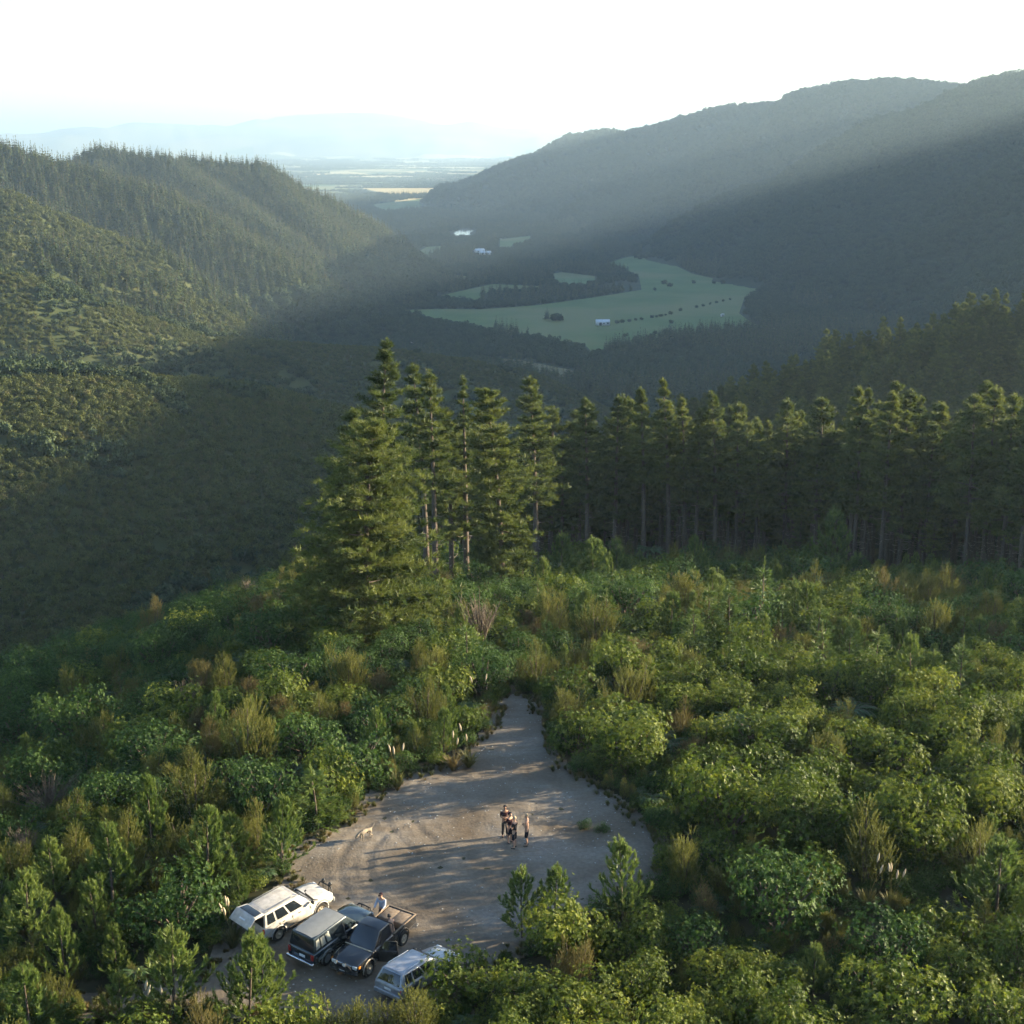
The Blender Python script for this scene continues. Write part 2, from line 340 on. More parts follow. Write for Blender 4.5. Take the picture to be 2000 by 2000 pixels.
# ---- draped sheets in the valley: pastures, river, pond, roads  (outlines in metres on the valley floor)
def C7(u, v): return at_z(600+u/1.932, 250+v/1.932, FLOOR)[:2]
def sheet(name, poly, mat, dz, label, cat=None, drape=False):
    bm = bmesh.new(); vs = [bm.verts.new((p[0], p[1], FLOOR+dz)) for p in poly]
    f = bm.faces.new(vs); bmesh.ops.triangulate(bm, faces=[f]); bmesh.ops.recalc_face_normals(bm, faces=bm.faces)
    if bm.faces[:] and sum(q.normal.z for q in bm.faces) < 0: bmesh.ops.reverse_faces(bm, faces=bm.faces)
    me = bpy.data.meshes.new(name); bm.to_mesh(me); bm.free(); me.materials.append(mat)
    return tag(link(name, me), label, None, None, 'structure')
FIELDS = {
 'main': [(365,688),(500,684),(650,686),(870,670),(1100,638),(1262,612),(1252,560),(1180,537),(1090,525),(1200,490),(1360,460),(1370,510),(1450,550),(1560,575),(1750,585),(1650,640),(1630,700),(1680,740),(1830,770),(1700,768),(1500,772),(1400,782),(1150,832),(1080,852),(1050,822),(900,800),(700,766),(500,732)],
 'second': [(495,635),(700,590),(880,598),(870,612),(660,625),(655,660),(500,642)],
 'third': [(885,560),(960,545),(1085,560),(1085,582),(1010,600),(955,592),(940,572)],
 'fourth': [(728,420),(842,408),(838,430),(775,440),(765,462),(726,458)],
 'fifth': [(380,490),(450,450),(528,444),(500,466),(430,502)],
 'sixth': [(340,582),(430,550),(600,560),(592,582),(420,592),(350,594)],
 'mouth': [(240,290),(400,268),(556,240),(556,272),(530,300),(300,316)],
 'meadow': [(690,868),(800,876),(1012,918),(1012,952),(900,935),(780,905)],
}
FP = {k: [C7(*q) for q in v] for k, v in FIELDS.items()}
lab = {'main': 'large green pasture with the white barn on the valley floor', 'second': 'small pasture left of the dark conifer block', 'third': 'small pasture behind the dark conifer block',
 'fourth': 'pale paddock near the far white houses', 'fifth': 'grey green paddock beside the far river bend', 'sixth': 'narrow paddock at the left valley side', 'mouth': 'grey green field at the valley mouth', 'meadow': 'dry grassy opening behind the tall pines'}
for k, v in FP.items(): sheet('field', v, M['meadow'] if k in ('meadow',) else M['pasture'], .4, lab[k])
for pl, lb in (([(205,228),(500,216),(548,232),(470,243),(330,262),(260,240)], 'sunlit straw field beyond the valley mouth'), ([(330,282),(332,266),(470,246),(552,240),(556,244),(440,266)], 'sunlit yellow strip field at the valley mouth'), ([(-30,178),(80,168),(85,174),(0,186)], 'far sunlit straw field on the plain')):
    sheet('field', [C7(*q) for q in pl], M['strawfield'], .8, lb)
river = [(20,815),(110,780),(205,742),(240,728),(300,690),(345,672),(345,660),(290,676),(230,712),(190,728),(100,762),(10,800)]
sheet('river', [C7(*q) for q in river], M['riverbed'], .35, 'pale gravel river bed at the left valley side')
sheet('river_water', [C7(*q) for q in [(200,744),(238,728),(300,688),(320,680),(300,682),(232,716),(192,732)]], M['water'], .6, 'bright water in the river bend')
sheet('pond', [C7(*q) for q in [(548,394),(590,382),(630,388),(612,398),(616,404),(560,408),(556,402)]], M['water'], .6, 'bright pond among trees up the valley')
sheet('road', [C7(*q) for q in [(245,778),(330,792),(436,815),(436,821),(330,800),(245,786)]], M['roadstone'], .45, 'pale gravel road at the foot of the left spur')
sheet('track', [C7(*q) for q in [(715,376),(722,376),(716,398),(736,420),(728,420),(710,398)]], M['roadstone'], .45, 'pale farm track near the far paddock')
CLEAR = FP['main'], FP['second'], FP['third'], FP['fourth'], FP['fifth'], FP['sixth'], FP['mouth'], FP['meadow'], [C7(*q) for q in river], [C7(*q) for q in [(540,396),(590,378),(640,384),(620,412),(552,412)]], [C7(*q) for q in [(620,490),(650,455),(700,470),(690,490)]]

# ------------------------------------------------------------------ plant shapes
def cone_conifer(h, r, n, mi_mat, seed, L=.9, base=.12, ntier=9):
    mb = MB(); mb.tube([[0,0,0],[0,0,h*.96]], [h*.013, h*.003], 4, 1)
    pos = []; d = []; Ls = []; ts = []
    for i in range(n):
        f = base+(1-base)*(1-math.sqrt(random.random()))**1.0*.98
        f = base+(1-base)*(round((f-base)/(1-base)*ntier)+random.uniform(-.3,.3))/ntier
        z = min(max(f, base), .985)*h
        rad = r*(1-(z/h-base)/(1-base))**.75*random.uniform(.7, 1.15)+.03*r
        a = random.random()*6.283; dd = np.array([math.cos(a), math.sin(a), random.uniform(-1.1, -.35)])
        pos.append([math.cos(a)*rad*.3, math.sin(a)*rad*.3, z]); d.append(dd); Ls.append(rad); ts.append(random.uniform(.2, .8))
    pos = np.array(pos); d = np.array(d); Ls = np.array(Ls)
    up = d*np.array([1,1,0])+np.array([0,0,.7])+rdir(n)*.45
    mb.leaves(pos, d, up, Ls*.95, Ls*.75, 0, np.array(ts), .0)
    k = n//2; j = rng.integers(0, n, k)       # upturned tips give a ragged edge
    mb.leaves(pos[j]+d[j]*Ls[j, None]*.6, d[j]*.5+np.array([0,0,.9]), rdir(k), Ls[j]*.45+.2, Ls[j]*.22+.1, 0, np.array(ts)[j]+.15)
    mb.leaves(np.tile([0,0,h*.9], (4,1)), np.array([[.1,0,1],[-.1,.1,1],[0,-.15,1],[0,0,1.]]), rdir(4), h*.11, h*.018, 0, .8)
    return mb.mesh('conifer_shape', [mi_mat, M['bark']])
def blob_canopy(r, h, n, leaf, mat, up=.35):
    mb = MB(); k = random.randint(3, 6); P = []; Nn = []
    for i in range(k):
        c = np.array([random.uniform(-.55,.55)*r, random.uniform(-.55,.55)*r, h*random.uniform(.35,.72)]); rl = r*random.uniform(.4, .62)
        d = rdir(n//k); d[:, 2] = np.abs(d[:, 2])*1.1-.25; d /= np.linalg.norm(d, axis=1)[:, None]
        P.append(c+d*rl*np.array([1,1,.8])*rng.uniform(.75,1.05,(len(d),1))); Nn.append(d)
    P = np.vstack(P); Nn = np.vstack(Nn); m_ = len(P)
    t = np.cross(Nn, rdir(m_))+np.array([0,0,up])
    hgt = (P[:, 2]/h)
    mb.leaves(P, t, Nn+rdir(m_)*.5, leaf*rng.uniform(.7,1.3,m_), leaf*.75, 0, rng.uniform(.2,.75,m_)+hgt*.1)
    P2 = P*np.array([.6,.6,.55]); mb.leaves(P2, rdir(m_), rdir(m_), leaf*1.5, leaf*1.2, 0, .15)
    return mb.mesh('canopy_shape', mat)
def broad_shrub(r, h, nros, leaf, mat):
    mb = MB(); k = random.randint(12, 19); C = []; RL = []
    for i in range(k):
        a = random.random()*6.283; q = math.sqrt(random.random())*.72*r
        C.append([math.cos(a)*q, math.sin(a)*q, h*(.28+.5*random.random()*(1-.45*q/r))]); RL.append(r*random.choice([random.uniform(.14,.24), random.uniform(.24,.36), random.uniform(.34,.5)]))
    C = np.array(C); RL = np.array(RL); P = []; Nn = []; T = []
    for i in range(k):
        m_ = max(12, int(nros*(RL[i]/r)**2*.55)); d = rdir(m_); d[:, 2] = d[:, 2]*.8+.25; d /= np.linalg.norm(d, axis=1)[:, None]
        wob_ = 1+.28*np.sin(d[:, :1]*5+i*2)*np.cos(d[:, 1:2]*6+i)+.18*np.sin(d[:, 2:]*9+i*3)
        p = C[i]+d*RL[i]*wob_*np.where(rng.random((m_,1)) < .1, rng.uniform(1.1,1.5,(m_,1)), rng.uniform(.8,1.1,(m_,1)))*np.array([1,1,.9])
        ok = np.ones(m_, bool)
        for j in range(k):
            if j != i: ok &= np.linalg.norm(p-C[j], axis=1) > RL[j]*.78
        ok &= p[:, 2] > .05
        P.append(p[ok]); Nn.append(d[ok]); T.append(np.full(ok.sum(), random.uniform(-.2, .2)))
    P = np.vstack(P); Nn = np.vstack(Nn); T = np.concatenate(T); m_ = len(P)
    tt = rng.uniform(.25, .75, m_)+T
    ax = Nn*1.0+np.array([0,0,.22])+rdir(m_)*.5; ax /= np.linalg.norm(ax, axis=1)[:, None]
    u = np.cross(ax, rdir(m_)); u /= np.linalg.norm(u, axis=1)[:, None]; v = np.cross(ax, u)
    for q in range(6):
        a = q*1.047+rng.uniform(-.3,.3,m_); sp_ = rng.uniform(.15, .75, m_)[:, None]
        d = (np.cos(a)[:, None]*u+np.sin(a)[:, None]*v)+ax*sp_
        mb.leaves(P, d, ax+rdir(m_)*.25, leaf*rng.uniform(.75,1.25,m_), leaf*.42, 0, tt+rng.uniform(-.12,.12,m_), .12)
    n2 = m_; Pi = P*np.array([.72,.72,.7])+rdir(n2)*.15       # inner leaves
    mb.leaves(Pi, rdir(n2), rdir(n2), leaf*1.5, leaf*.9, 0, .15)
    for i in range(k):
        mid = C[i]*np.array([.4,.4,.5]); mb.tube([[0,0,-.3], mid, C[i]], [.05*r, .03*r, .012*r], 4, 1)
    return mb.mesh('shrub_shape', [mat, M['bark']])
def spray_shrub(r, h, ns, mat, lean=.5, lf=.11):
    mb = MB(); k = random.randint(5, 9); tops = []
    for i in range(k):
        a = random.random()*6.283; q = math.sqrt(random.random())*.7*r; tops.append([math.cos(a)*q, math.sin(a)*q, h*random.uniform(.6,1.)*(1-.3*q/r), r*random.uniform(.28,.45)])
    tops = np.array(tops); j = rng.integers(0, k, ns)
    f = rng.uniform(0, 1, ns); d0 = rdir(ns)*np.array([1,1,.2]); 
    P = np.empty((ns, 3)); spread = tops[j, 3]*(1-f**2*.85)
    P[:, :2] = tops[j, :2]*(.55+.45*f[:, None])+d0[:, :2]*spread[:, None]; P[:, 2] = tops[j, 2]*(.12+.84*f)
    D = d0*lean+np.array([0,0,1.]); D /= np.linalg.norm(D, axis=1)[:, None]
    sl = rng.uniform(.3, .6, ns)*h*.28; tint = rng.uniform(.2,.7,ns)+f*.15
    nl = 13
    for q in range(nl):
        s_ = (q+.5)/nl; p = P+D*(sl*s_)[:, None]
        d = D*.9+rdir(ns)*(.9-.5*s_); mb.needles(p, d, lf*h*.5*rng.uniform(.7,1.3,ns), lf*h*.2, 0, tint+rng.uniform(-.1,.1,ns))
    for i in range(k): mb.tube([[0,0,-.3], tops[i,:3]*np.array([.5,.5,.5]), tops[i,:3]*np.array([.9,.9,.9])], [.03*r,.02*r,.006*r], 4, 1)
    return mb.mesh('shrub_shape', [mat, M['bark']])
def young_pine(h, r, seed, spruce=False):
    mb = MB(); mb.tube([[0,0,-.3],[0,0,h*.5],[.02*h,0,h]], [.03*h*.5, .02*h*.5, .006], 5, 1)
    P = []; D = []; L = []; T = []
    z = .08*h; step = h*.066
    while z < h*.86:
        f = z/h; nb = random.randint(5, 7)
        for b in range(nb):
            a = b*6.283/nb+random.uniform(-.4,.4)+z*5; bl = r*(1-f)**1.0*random.uniform(.55,1.35)+.04*h
            el = R(random.uniform(12,30)+ (25*f if not spruce else -15))
            prev = np.array([0,0,z]); m_ = max(3, int(bl/(.055*h)))
            path = [prev]
            for q in range(m_):
                e2 = el+R(38 if not spruce else 6)*(q/m_)**1.5; dv = np.array([math.cos(a)*math.cos(e2), math.sin(a)*math.cos(e2), math.sin(e2)])
                a += random.uniform(-.15,.15); prev = prev+dv*bl/m_; path.append(prev)
                if q >= m_*.25:
                    P.append(prev); D.append(dv); L.append(.058*h*(1.1 if q == m_-1 else 1)); T.append(.3+.35*(q/m_)+random.uniform(-.12,.15))
            if not spruce:    # upright candle at the end
                
                for c_ in range(2): P.append(prev+np.array([0,0,(.015+.03*c_)*h])); D.append(np.array([0,0,1.])); L.append(.042*h); T.append(.85+random.uniform(-.1,.15))
        z += step*random.uniform(.8,1.2)
    for q in range(9):
        P.append(np.array([.01*h,0,h*(.84+.02*q)])); D.append(np.array([0,0,1.])); L.append(.034*h); T.append(.85)
    P = np.array(P); D = np.array(D); L = np.array(L); T = np.array(T); m_ = len(P)
    for q in range(12):
        d = D*.85+rdir(m_)*.6+np.array([0,0,.15]); mb.needles(P-D*L[:,None]*rng.uniform(0,.8,(m_,1)), d, L*rng.uniform(.8,1.4,m_), L*.24, 0, T+rng.uniform(-.1,.1,m_))
    return mb.mesh('young_pine_shape', [M['ypine'], M['bark']])
def big_pine(h, r, bare, top=.5, nb=105, lean=0., dens=1., colm=.75, dead=12):
    """crown and trunk meshes of a tall pine; bare = share of trunk without living branches"""
    tr = MB(); kx = random.uniform(-.02,.02)*h+lean; ky = random.uniform(-.015,.015)*h
    ax = lambda f: np.array([kx*f*f, ky*f*f, h*f])
    tr.tube([ax(0)-np.array([0,0,1.2])]+[ax(f) for f in np.linspace(0,1,9)], [.016*h]+[.0145*h*(1-f)**.8+.02 for f in np.linspace(0,1,9)], 8)
    cr_ = MB(); br = MB(); P = []; D = []; Lc = []; T = []
    for i in range(nb):
        Wn = max(6, int(h*(1-bare)/1.25)); f = bare+(1-bare)*(math.floor(((i+random.random())/nb)**.92*Wn)+(random.uniform(.3,.7) if random.random() < .5 else random.random()))/Wn; f = min(f, .985)
        g = (f-bare)/(1-bare); bl = r*((1-g)**colm)*(1 if g > .12 else .55+g*3.7)*random.uniform(.5,1.22)*(1 if g < .8 else .85)+.1+.2*(1-g)
        a = i*2.4+random.uniform(-.5,.5); el = R(-8+30*g+random.uniform(-10,10)); p0 = ax(f); m_ = 5; path = [p0]; prev = p0
        for q in range(m_):
            e2 = el+R(26)*(q/m_)**2; dv = np.array([math.cos(a)*math.cos(e2), math.sin(a)*math.cos(e2), math.sin(e2)]); prev = prev+dv*bl/m_; path.append(prev)
        br.tube(path, [.045*bl*.5+.02, .03*bl*.5, .02, .015, .012, .008], 3, 1)
        tn = random.uniform(-.15,.15)
        for q in range(1, m_+1):
            w = bl*.34*(1-q/m_*.55); nc = max(1, int((2.9 if q < m_ else 1.4)*dens*max(1, w*1.25)+.4))
            if q == 1 and random.random() < .55: continue
            for c in range(nc):
                s_ = random.uniform(-1,1)*w; side = np.array([-math.sin(a), math.cos(a), 0])
                pp = path[q]+side*s_+np.array([0,0,random.uniform(-.06,.12)])
                P.append(pp); dd = np.array([math.cos(a), math.sin(a), .45])+side*s_*.8/max(w,.1); D.append(dd/np.linalg.norm(dd)); Lc.append(random.uniform(.45,.72)*(1-.45*g)); T.append(.45+tn+.12*q/m_+random.uniform(-.15,.15))
    for q in range(7):
        P.append(ax(.94+.011*q)); D.append(np.array([random.uniform(-.2,.2),random.uniform(-.2,.2),1.])); Lc.append(.3); T.append(.75)
    P = np.array(P); D = np.array(D); Lc = np.array(Lc)*(h/24)**.4; T = np.array(T); m_ = len(P)
    for q in range(22):
        d = D*.7+rdir(m_)*.8+np.array([0,0,.3]); cr_.needles(P+rdir(m_)*rng.uniform(.05,.36,(m_,1))*np.array([1,1,.5]), d, Lc*rng.uniform(.6,1.4,m_), Lc*.2, 0, T+rng.uniform(-.12,.12,m_))
    cr_.V += br.V; cr_.F += [f+cr_.n for f in br.F]; cr_.M += br.M; cr_.T += br.T; cr_.n += br.n
    db = MB()
    for i in range(dead):
        f = bare*random.uniform(.35,1.); a = random.random()*6.283; p0 = ax(f); l = random.uniform(.6,1.8)
        db.tube([p0, p0+np.array([math.cos(a)*l*.6, math.sin(a)*l*.6, -.05*l]), p0+np.array([math.cos(a)*l, math.sin(a)*l, .1*l])], [.035,.022,.008], 3)
    return cr_.mesh('pine_crown', [M['pine'], M['bark']]), tr.mesh('pine_trunk', M['bark'], True), db.mesh('pine_dead_branches', M['deadwood']) if dead else None
def tree_fern(h, r):
    mb = MB(); mb.tube([[0,0,-.3],[0,0,h]], [.12,.09], 6, 1)
    for b in range(17):
        a = b*6.283/17+random.uniform(-.15,.15); el0 = random.uniform(.35,.8); p = np.array([0,0,h]); L = r*random.uniform(.85,1.1); m_ = 16; P = []; Dd = []
        for q in range(m_):
            el = el0-1.5*(q/m_)**1.3; dv = np.array([math.cos(a)*math.cos(el), math.sin(a)*math.cos(el), math.sin(el)]); p = p+dv*L/m_; P.append(p); Dd.append(dv)
        P = np.array(P); Dd = np.array(Dd); s_ = np.tile([-math.sin(a), math.cos(a), -.25], (m_,1)); wl = L*.17*np.sin(np.linspace(.35,3.05,m_))
        upn = np.cross(Dd, s_); tn = random.uniform(.3,.7)
        mb.leaves(P, s_+Dd*.5, upn, wl, L*.05, 0, tn, .1); mb.leaves(P, -s_*np.array([1,1,-1])+Dd*.5, upn, wl, L*.05, 0, tn, .1)
        mb.tube(P[::3], .012, 3, 1)
    return mb.mesh('tree_fern_shape', [M['fern'], M['bark']])
def twig_shrub(r, h, n=90):
    mb = MB()
    for i in range(n):
        a = random.random()*6.283; q = random.random(); t = np.array([math.cos(a)*r*q, math.sin(a)*r*q, h*random.uniform(.6,1)])
        mb.tube([[0,0,-.1], t*np.array([.4,.4,.55]), t], [.03,.02,.006], 3)
        for k in range(3):
            b = t*random.uniform(.55,.9); mb.tube([b, b+np.array([random.uniform(-.3,.3),random.uniform(-.3,.3),random.uniform(.1,.5)])], [.012,.004], 3)
    return mb.mesh('dead_shrub_shape', M['deadtwig'])
M['deadtwig'] = noise_mat('red_brown_dead_twigs', (.085,.065,.048), (.15,.12,.09), 6, .9)
def grass_tuft(n, h, r, mat):
    mb = MB(); a = rng.uniform(0,6.283,n); q = rng.uniform(.15,1,n); d = np.stack([np.cos(a)*q*r/h, np.sin(a)*q*r/h, np.ones(n)],1)
    mb.leaves(np.stack([np.cos(a)*.06*r, np.sin(a)*.06*r, np.full(n,-.03)],1), d, np.stack([np.cos(a), np.sin(a), np.zeros(n)],1)+rdir(n)*.3, h*rng.uniform(.6,1.1,n), .05*h+.012, 0, rng.uniform(.2,.8,n), .25)
    return mb.mesh('grass_shape', mat)

# ---- masses of plants through geometry nodes (what nobody could count)
def scatter(name, pts, rz, sc, pi, meshes, label, cat):
    if len(pts) == 0: return None
    c = bpy.data.collections.new(name+'_shapes')
    for i, me in enumerate(meshes):
        c.objects.link(bpy.data.objects.new('%s_shape_%03d' % (name, i), me))
    me = bpy.data.meshes.new(name); me.vertices.add(len(pts)); me.vertices.foreach_set('co', np.asarray(pts, np.float32).ravel())
    a = me.attributes.new('rz', 'FLOAT_VECTOR', 'POINT'); v = np.zeros((len(pts), 3), np.float32); v[:, 2] = rz; v[:, :2] = rng.normal(0,.04,(len(pts),2)); a.data.foreach_set('vector', v.ravel())
    a = me.attributes.new('sc', 'FLOAT_VECTOR', 'POINT'); s3 = np.asarray(sc, np.float32); s3 = np.repeat(s3[:, None], 3, 1) if s3.ndim == 1 else s3; a.data.foreach_set('vector', s3.astype(np.float32).ravel())
    a = me.attributes.new('pi', 'INT', 'POINT'); a.data.foreach_set('value', np.asarray(pi, np.int32))
    for mm in meshes:
        for q in mm.materials:
            if q.name not in me.materials: me.materials.append(q)
    ng = bpy.data.node_groups.new(name+'_nodes', 'GeometryNodeTree'); N = ng.nodes.new; Lk = ng.links.new
    ng.interface.new_socket('Geometry', in_out='INPUT', socket_type='NodeSocketGeometry'); ng.interface.new_socket('Geometry', in_out='OUTPUT', socket_type='NodeSocketGeometry')
    gi = N('NodeGroupInput'); go = N('NodeGroupOutput'); ip = N('GeometryNodeInstanceOnPoints'); ci = N('GeometryNodeCollectionInfo')
    ci.inputs['Collection'].default_value = c; ci.inputs['Separate Children'].default_value = True; ci.inputs['Reset Children'].default_value = True
    def na(t, nm):
        q = N('GeometryNodeInputNamedAttribute'); q.data_type = t; q.inputs['Name'].default_value = nm; return q.outputs['Attribute']
    Lk(gi.outputs[0], ip.inputs['Points']); Lk(ci.outputs[0], ip.inputs['Instance']); ip.inputs['Pick Instance'].default_value = True
    Lk(na('INT', 'pi'), ip.inputs['Instance Index'])
    er = N('FunctionNodeEulerToRotation'); Lk(na('FLOAT_VECTOR', 'rz'), er.inputs[0]); Lk(er.outputs[0], ip.inputs['Rotation'])
    Lk(na('FLOAT_VECTOR', 'sc'), ip.inputs['Scale']); Lk(ip.outputs[0], go.inputs[0])
    o = link(name, me); md = o.modifiers.new('scatter', 'NODES'); md.node_group = ng
    return tag(o, label, cat, None, 'stuff')
# sample points over the far terrain, by zone
fr = (np.abs(TH[:-1,:-1]) < R(22.5)) & (RR[:-1,:-1] > 60)
dA = (RR[1:,1:]**2-RR[:-1,:-1]**2)/2*(TH[1:,1:]-TH[:-1,:-1])
ZN = zones(FI)
def sample(mask, dens, hgt, tol):
    """points on masked cells, dens(r) per square metre"""
    ii, jj = np.where(mask & fr)
    lam = dA[ii, jj]*dens(RR[ii, jj]); n_ = rng.poisson(lam)
    ii = np.repeat(ii, n_); jj = np.repeat(jj, n_); u = rng.random(len(ii)); v = rng.random(len(ii))
    r = rr[ii]+(rr[ii+1]-rr[ii])*u; t = th[jj]+(th[jj+1]-th[jj])*v
    x = r*np.sin(t); y = r*np.cos(t)
    z = (GZ[ii,jj]*(1-u)+GZ[ii+1,jj]*u)*(1-v)+(GZ[ii,jj+1]*(1-u)+GZ[ii+1,jj+1]*u)*v
    ok = visible(x, y, z+hgt, tol)
    return np.stack([x, y, z], 1)[ok]
hill_con = [cone_conifer(20, random.uniform(3.2,4.6), 110, M['hillpine'], i) for i in range(4)]
rs_con = [cone_conifer(22, random.uniform(3.2,4.4), 420, M['pine'], i, ntier=17) for i in range(4)]
near_con = [cone_conifer(22, random.uniform(3.2,4.4), 300, M['hillpine'], i, ntier=15) for i in range(4)]
scrubs = [blob_canopy(1.7, 2.0, 170, .42, M['scrub']) for i in range(4)]+[spray_shrub(1.5, 2.4, 60, M['scrub'], .5, .2) for i in range(2)]
canop = [blob_canopy(4.5, 7., 150, 1.25, M['bush']) for i in range(5)]
def put(name, P, meshes, s0, s1, label, cat, stretch=.15, tall=None):
    k = len(P); s = rng.uniform(s0, s1, k)
    s3 = np.stack([s, s, s*rng.uniform(1-stretch, 1+stretch, k)], 1)
    print(name, k)
    return scatter(name, P, rng.uniform(0,6.283,k), s3, rng.integers(0, len(meshes), k), meshes, label, cat)
# left slopes of scrub
for zn, nm, lb in (('L1_scrub','nearest left spur',1),('L2_scrub','second left spur',1)):
    P = sample(ZN == zn, lambda r: np.where(r < 620, .60, .30), 2, 4)
    big = (fbm(P[:,0]/28, P[:,1]/28, 3) > .63) | ((zn == 'L2_scrub') & (P[:,0] < -95) & (P[:,1] < 790) & (P[:,2]+(fbm(P[:,0]/40, P[:,1]/40)-.5)*30 < -62))
    put('hill_scrub', P[~big], scrubs, .5, 1.1, 'low olive scrub covering the %s' % nm, 'scrub', .3)
    put('hill_scrub', P[big][::8], canop, .38, .75, 'taller dark bush in the folds of the %s' % nm, 'bush', .3)
P = sample(ZN == 'L3_mixed', lambda r: .24+0*r, 2, 5)
g = fbm(P[:,0]/90+7, P[:,1]/90, 3); pinek = (g+P[:,0]/900*1.2+.34 > .56)
put('hill_scrub', P[~pinek], scrubs, .8, 1.7, 'brown green scrub on the third left hill', 'scrub', .3)
put('hill_pines', P[pinek][::8], hill_con, .45, 1.0, 'conifers scattered over the third left hill', 'pines')
P = sample((ZN == 'L4_pine') | (ZN == 'L5_pine'), lambda r: .034+0*r, 18, 12)
low = P[:,2]+(fbm(P[:,0]/60, P[:,1]/60)-.5)*60 < -110
put('hill_pines', P[~low & (P[:,1] < 1700)], hill_con, .75, 1.15, 'dense pine forest on the left ridge', 'pines')
put('hill_pines', P[~low & (P[:,1] >= 1700)], hill_con, .75, 1.15, 'dense pine forest on the farther rounded left hill', 'pines')
put('hill_bush', P[low], canop, .8, 1.6, 'dark bush along the foot of the left pine hills', 'bush')
P = sample((ZN == 'R3_bush') | (ZN == 'R0_bush') | (ZN == 'R2_bush') | (ZN == 'R1_bush'), lambda r: .045*np.minimum(1, (1900/r)**1.6), 6, 10)
rP = np.hypot(P[:,0], P[:,1])
for lo, hi, lb in ((0,2150,'dark native bush on the mountain foot above the pastures'),(2150,2900,'native bush on the nearer right mountain spur'),(2900,9000,'native bush on the long hazy right mountain')):
    q = P[(rP >= lo) & (rP < hi)]; sc0 = max(1., (np.median(np.hypot(q[:,0],q[:,1]))/1900)**.8)
    put('mountain_bush', q, canop, .55*sc0, 1.25*sc0, lb, 'bush', .25)
# valley woodland
P = sample((FI == 0) & (ring < 5600), lambda r: .034*np.minimum(1, (2200/r)**1.7), 6, 10)
keep = np.ones(len(P), bool)
for pl in CLEAR: keep &= ~in_poly(P[:,0], P[:,1], pl) & (dist_poly(P[:,0], P[:,1], pl) > 5)
block = [C7(*q) for q in [(655,668),(870,664),(1255,612),(1250,588),(1190,578),(1000,612),(800,622),(660,632)]]
P = P[keep]
inb = in_poly(P[:,0], P[:,1], block)
P = P[~inb]; con = (fbm(P[:,0]/120, P[:,1]/120+9, 3) > .56)
put('valley_woodland', P[~con], canop, .45, 1.05, 'dark woodland along the valley floor', 'woodland', .25)
put('valley_woodland', P[con & (P[:,1] < 1150)], near_con, .55, .95, 'dark conifers on the valley floor behind the plantation', 'conifers')
put('valley_woodland', P[con & (P[:,1] >= 1150)], hill_con, .5, .9, 'conifers mixed through the valley woodland', 'conifers')
# far plain: shelter belts
bx = []
for i in range(420):
    r0 = 5200*math.exp(random.random()*1.55); a = R(random.uniform(-21,14)); c = np.array([r0*math.sin(a), r0*math.cos(a)]); L = random.uniform(150,900)*r0/9000; an = random.choice([.4,.4+math.pi/2])+random.uniform(-.1,.1)
    if random.random() < .7: an = random.uniform(-.25,.25)
    m_ = int(L/(12*r0/7000))+2; t = np.linspace(-.5,.5,m_)*L
    bx.append(np.stack([c[0]+np.cos(an)*t, c[1]+np.sin(an)*t, np.full(m_, FLOOR), np.full(m_, r0)],1))
B = np.vstack(bx); z_, i_ = terrain(B[:,0], B[:,1], True); B = B[(i_ == 0) & (B[:,1] > 4700)]
k = len(B); s = rng.uniform(.9,1.5,k)*(B[:,3]/7000)**.6*1.3
scatter('shelter_belts', B[:,:3], rng.uniform(0,6.28,k), np.stack([s*1.3,s*1.3,s],1), rng.integers(0,5,k), canop, 'dark shelter belts across the far plain', 'tree belts')
print('far plants', round(time.time()-T0, 1))

# ------------------------------------------------------------------ things in the valley
def stand(name, mesh, P, s, label, cat, group=None, rz=None):
    o = link(name, mesh, None, tuple(P), random.random()*6.28 if rz is None else rz); o.scale = s if isinstance(s, tuple) else (s, s, s)
    return tag(o, label, cat, group)
bp = np.array(block); k = 0; con_pts = []
x0, y0 = bp.min(0); x1, y1 = bp.max(0)
for gx in np.arange(x0, x1, 10.5):
    for gy in np.arange(y0, y1, 11):
        q = (gx+random.uniform(-2.5,2.5), gy+random.uniform(-2.5,2.5))
        if in_poly(np.array([q[0]]), np.array([q[1]]), block)[0]: con_pts.append(q)
con_pts.sort(key=lambda q: q[1]); 
for q in con_pts[:170]:
    s = random.uniform(.62,.95); stand('conifer_tree', random.choice(hill_con), (*q, FLOOR), (s*1.1,s*1.1,s*.95), 'dark conifer in the block standing across the green pasture', 'conifer', 'conifers of the dark block on the pasture')
for u, v, s, lb in ((905,722,.75,'taller dark tree of the lone pair in the green pasture'),(952,728,.62,'rounder dark tree of the lone pair in the green pasture')):
    stand('pasture_tree', hill_con[0] if s > .7 else canop[0], (*C7(u, v), FLOOR), (s*1.3,s*1.3,s*.9) if s > .7 else (1.7,1.7,1.3), lb, 'tree')
stand('pasture_tree', canop[1], (*C7(930,728), FLOOR), (1.3,1.3,1.1), 'small dark tree between the lone pair in the pasture', 'tree')
hed = [(1170,740),(1190,736),(1215,733),(1240,728),(1262,726),(1300,718),(1318,716),(1334,713),(1352,709),(1370,705),(1408,692),(1470,680),(1495,675),(1520,668),(1545,662),(1570,656),(1596,650),(1375,740),(1350,772),(1312,780),(1200,790),(1295,800),(1240,805),(1460,588),(1345,590),(1370,600),(1312,615),(1535,588),(1570,590)]
